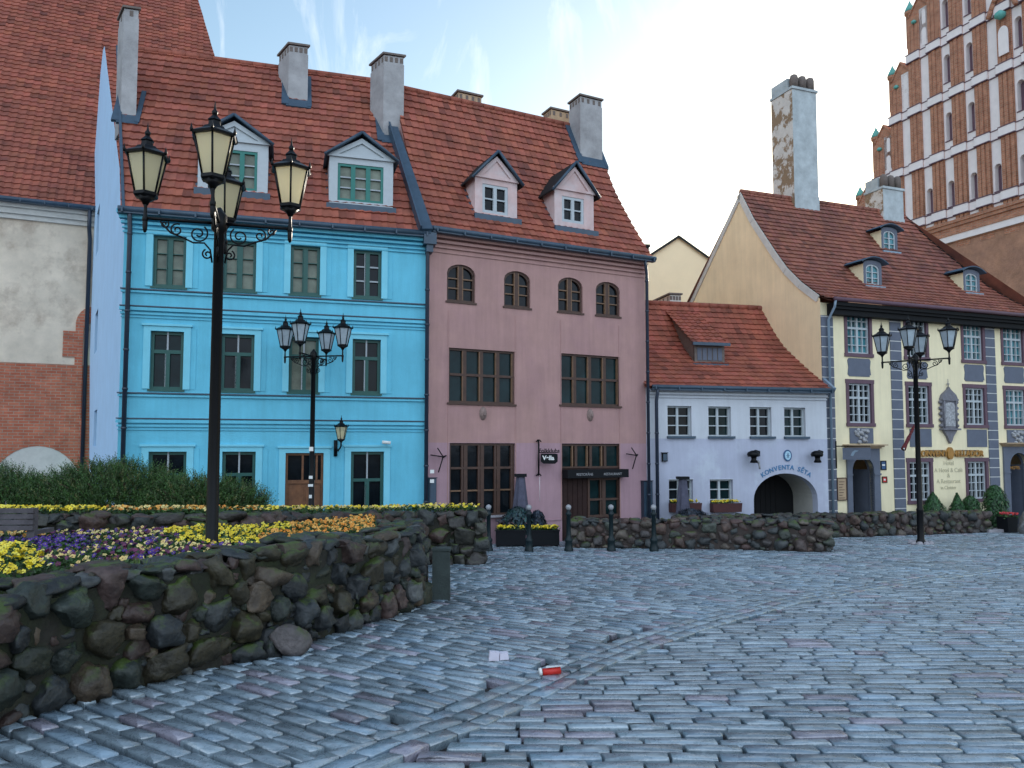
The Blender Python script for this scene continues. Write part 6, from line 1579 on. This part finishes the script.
# litter on the setts
p = ground(551, 676); t = thing('litter', 'crushed red and white paper cup lying on the setts', 'litter', p)
mb = MB(); c = Vector((p.x, p.y, p.z+.035)); tube(mb, [c+Vector((-.075, 0, 0)), c+Vector((.085, .03, .01))], .030, 10, r2=.036); mb.build('cup', M['red'], t)
mb = MB(); tube(mb, [c+Vector((-.085, -.005, .006)), c+Vector((-.108, -.01, .004))], .034, 10); mb.add([c+Vector(q) for q in ((-.05, -.02, .040), (.10, .0, .050), (.11, .05, .047), (-.04, .04, .043))], [(0, 1, 2, 3)]); mb.build('lid', M['sign_white'], t)
p = ground(499, 661); t = thing('litter', 'pale crumpled paper box lying left of the red cup', 'litter', p); mb = MB()
fr0 = Frame((p.x-.10, p.y), (1, .1)); prism(mb, fr0, [(0, p.z), (.10, p.z-.002), (.105, p.z+.075), (.01, p.z+.085)], 0, .07); prism(mb, fr0, [(.108, p.z), (.20, p.z+.005), (.19, p.z+.07), (.11, p.z+.065)], .01, .09); mb.build('box', M['paper'], t)
# far right: planter, block and step
Y = 26.4; x = (1009-512)/770*Y; t = thing('planter', 'dark planter with red flowers by the second doorway', 'planter', (x, Y, gz(Y))); mb = MB(); z = gz(Y)
prism(mb, Frame((x, Y), (1, .3)), [(-.20, z), (.20, z), (.24, z+.52), (-.24, z+.52)], 0, .42); mb.build('tub', M['sign_dark'], t); mb = MB(); r = random.Random(8)
l = MB(); keep = leafb; leafb = l
for i in range(60): flower(mb, x+r.uniform(-.2, .2), Y+r.uniform(0, .4), z+.60+r.uniform(0, .06), .04, [(.6, .02, .02), (.55, .05, .06)], r); leaves(x+r.uniform(-.2, .2), Y+r.uniform(0, .4), z+.57, r, 3, .04)
leafb = keep; mb.build('blossom', M['petal'], t); l.build('foliage', M['leaf'], t)
r = random.Random(9); mb = MB(); x = (1024-512)/770*25.8
stone(mb, (x, 25.8, gz(25.8)+.36), 0, (.36, .30, .46), r, FARPAL, 3, col=(.26, .25, .25)); tag(mb.build('stone_block', M['stone'], None, (x, 25.8, gz(25.8))), 'pale rough stone block at the right edge of the picture', 'stone block')
Y = 26.4; mb = MB(); box(mb, Frame(((985-512)/770*Y, Y), (1, .2)), 0, 1.0, 0, .5, gz(Y)-.05, gz(Y)+.10); tag(mb.build('stone_step', M['concrete'], None, ((995-512)/770*Y, Y, gz(Y))), 'pale low stone step between the low wall and the dark planter', 'step')

# ================================================================== SKY, SUN, CAMERA
SUN_AZ, SUN_EL = 25.0, 15.0      # degrees right of straight ahead / above the horizon, hidden behind the yellow roof
BACK_FILL = 8.0
W = bpy.data.worlds.new('World'); sc.world = W; W.use_nodes = True
N = W.node_tree.nodes; L = W.node_tree.links; bg = N['Background']
sky = N.new('ShaderNodeTexSky'); sky.sky_type = 'NISHITA'; sky.sun_disc = False; sky.sun_elevation = R(SUN_EL); sky.sun_rotation = R(SUN_AZ)
sky.air_density = 1.5; sky.dust_density = .7; sky.ozone_density = 2.3; sky.altitude = 0
tc = N.new('ShaderNodeTexCoord'); mp_ = N.new('ShaderNodeMapping'); L.new(tc.outputs['Generated'], mp_.inputs['Vector']); mp_.inputs['Rotation'].default_value = (0, R(28), 0); mp_.inputs['Scale'].default_value = (8, 3, 2.6)
nz = N.new('ShaderNodeTexNoise'); nz.inputs['Scale'].default_value = 1.35; nz.inputs['Detail'].default_value = 9; nz.inputs['Roughness'].default_value = .62; nz.inputs['Distortion'].default_value = .7; L.new(mp_.outputs[0], nz.inputs['Vector'])
rmp = N.new('ShaderNodeMapRange'); rmp.inputs['From Min'].default_value = .555; rmp.inputs['From Max'].default_value = .80; rmp.inputs['To Max'].default_value = .85; L.new(nz.outputs['Fac'], rmp.inputs['Value'])
mx = N.new('ShaderNodeMix'); mx.data_type = 'RGBA'; mx.blend_type = 'LIGHTEN'; L.new(rmp.outputs[0], mx.inputs[0]); L.new(sky.outputs[0], mx.inputs[6]); mx.inputs[7].default_value = (5.6, 5.9, 6.2, 1)
# unseen bright cloud bank, added behind the viewer to brighten the facades
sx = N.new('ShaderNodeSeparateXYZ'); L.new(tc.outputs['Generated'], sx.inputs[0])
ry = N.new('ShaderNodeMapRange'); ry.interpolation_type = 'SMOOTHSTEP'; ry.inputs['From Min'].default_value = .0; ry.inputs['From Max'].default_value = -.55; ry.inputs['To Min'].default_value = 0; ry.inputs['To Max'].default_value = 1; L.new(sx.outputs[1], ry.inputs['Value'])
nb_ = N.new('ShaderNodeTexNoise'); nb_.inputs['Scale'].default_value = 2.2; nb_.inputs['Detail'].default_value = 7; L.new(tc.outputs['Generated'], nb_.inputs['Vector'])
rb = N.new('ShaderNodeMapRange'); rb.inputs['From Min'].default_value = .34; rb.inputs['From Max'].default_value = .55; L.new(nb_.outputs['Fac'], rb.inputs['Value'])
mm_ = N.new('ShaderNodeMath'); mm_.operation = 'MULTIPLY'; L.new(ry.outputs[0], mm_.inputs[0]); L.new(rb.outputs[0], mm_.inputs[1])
mx2 = N.new('ShaderNodeMix'); mx2.data_type = 'RGBA'; mx2.blend_type = 'LIGHTEN'; L.new(mm_.outputs[0], mx2.inputs[0]); L.new(mx.outputs[2], mx2.inputs[6]); mx2.inputs[7].default_value = (BACK_FILL*.84, BACK_FILL*1.0, BACK_FILL*1.22, 1)
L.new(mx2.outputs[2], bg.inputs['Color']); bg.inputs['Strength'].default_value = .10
sd = bpy.data.lights.new('sun', 'SUN'); sd.energy = 2.5; sd.angle = R(.5); sd.color = (1, .90, .76); so = bpy.data.objects.new('sun', sd); C.objects.link(so)
az, el = R(SUN_AZ), R(SUN_EL); dirv = Vector((math.sin(az)*math.cos(el), math.cos(az)*math.cos(el), math.sin(el))); so.rotation_euler = dirv.to_track_quat('Z', 'Y').to_euler(); so.location = dirv*100
cd = bpy.data.cameras.new('camera'); cam = bpy.data.objects.new('camera', cd); C.objects.link(cam); sc.camera = cam
cd.sensor_width = 36; cd.lens = FOC/1024*36; cd.shift_y = (CY-384)/1024; cd.clip_end = 2000; cd.clip_start = .05
cam.location = (0, 0, CAMH); cam.rotation_euler = (math.pi/2+PHI, 0, 0)
sc.view_settings.view_transform = 'Standard'; sc.view_settings.look = 'None'; sc.view_settings.gamma = 1; sc.view_settings.use_curve_mapping = False; sc.view_settings.exposure = EXPO
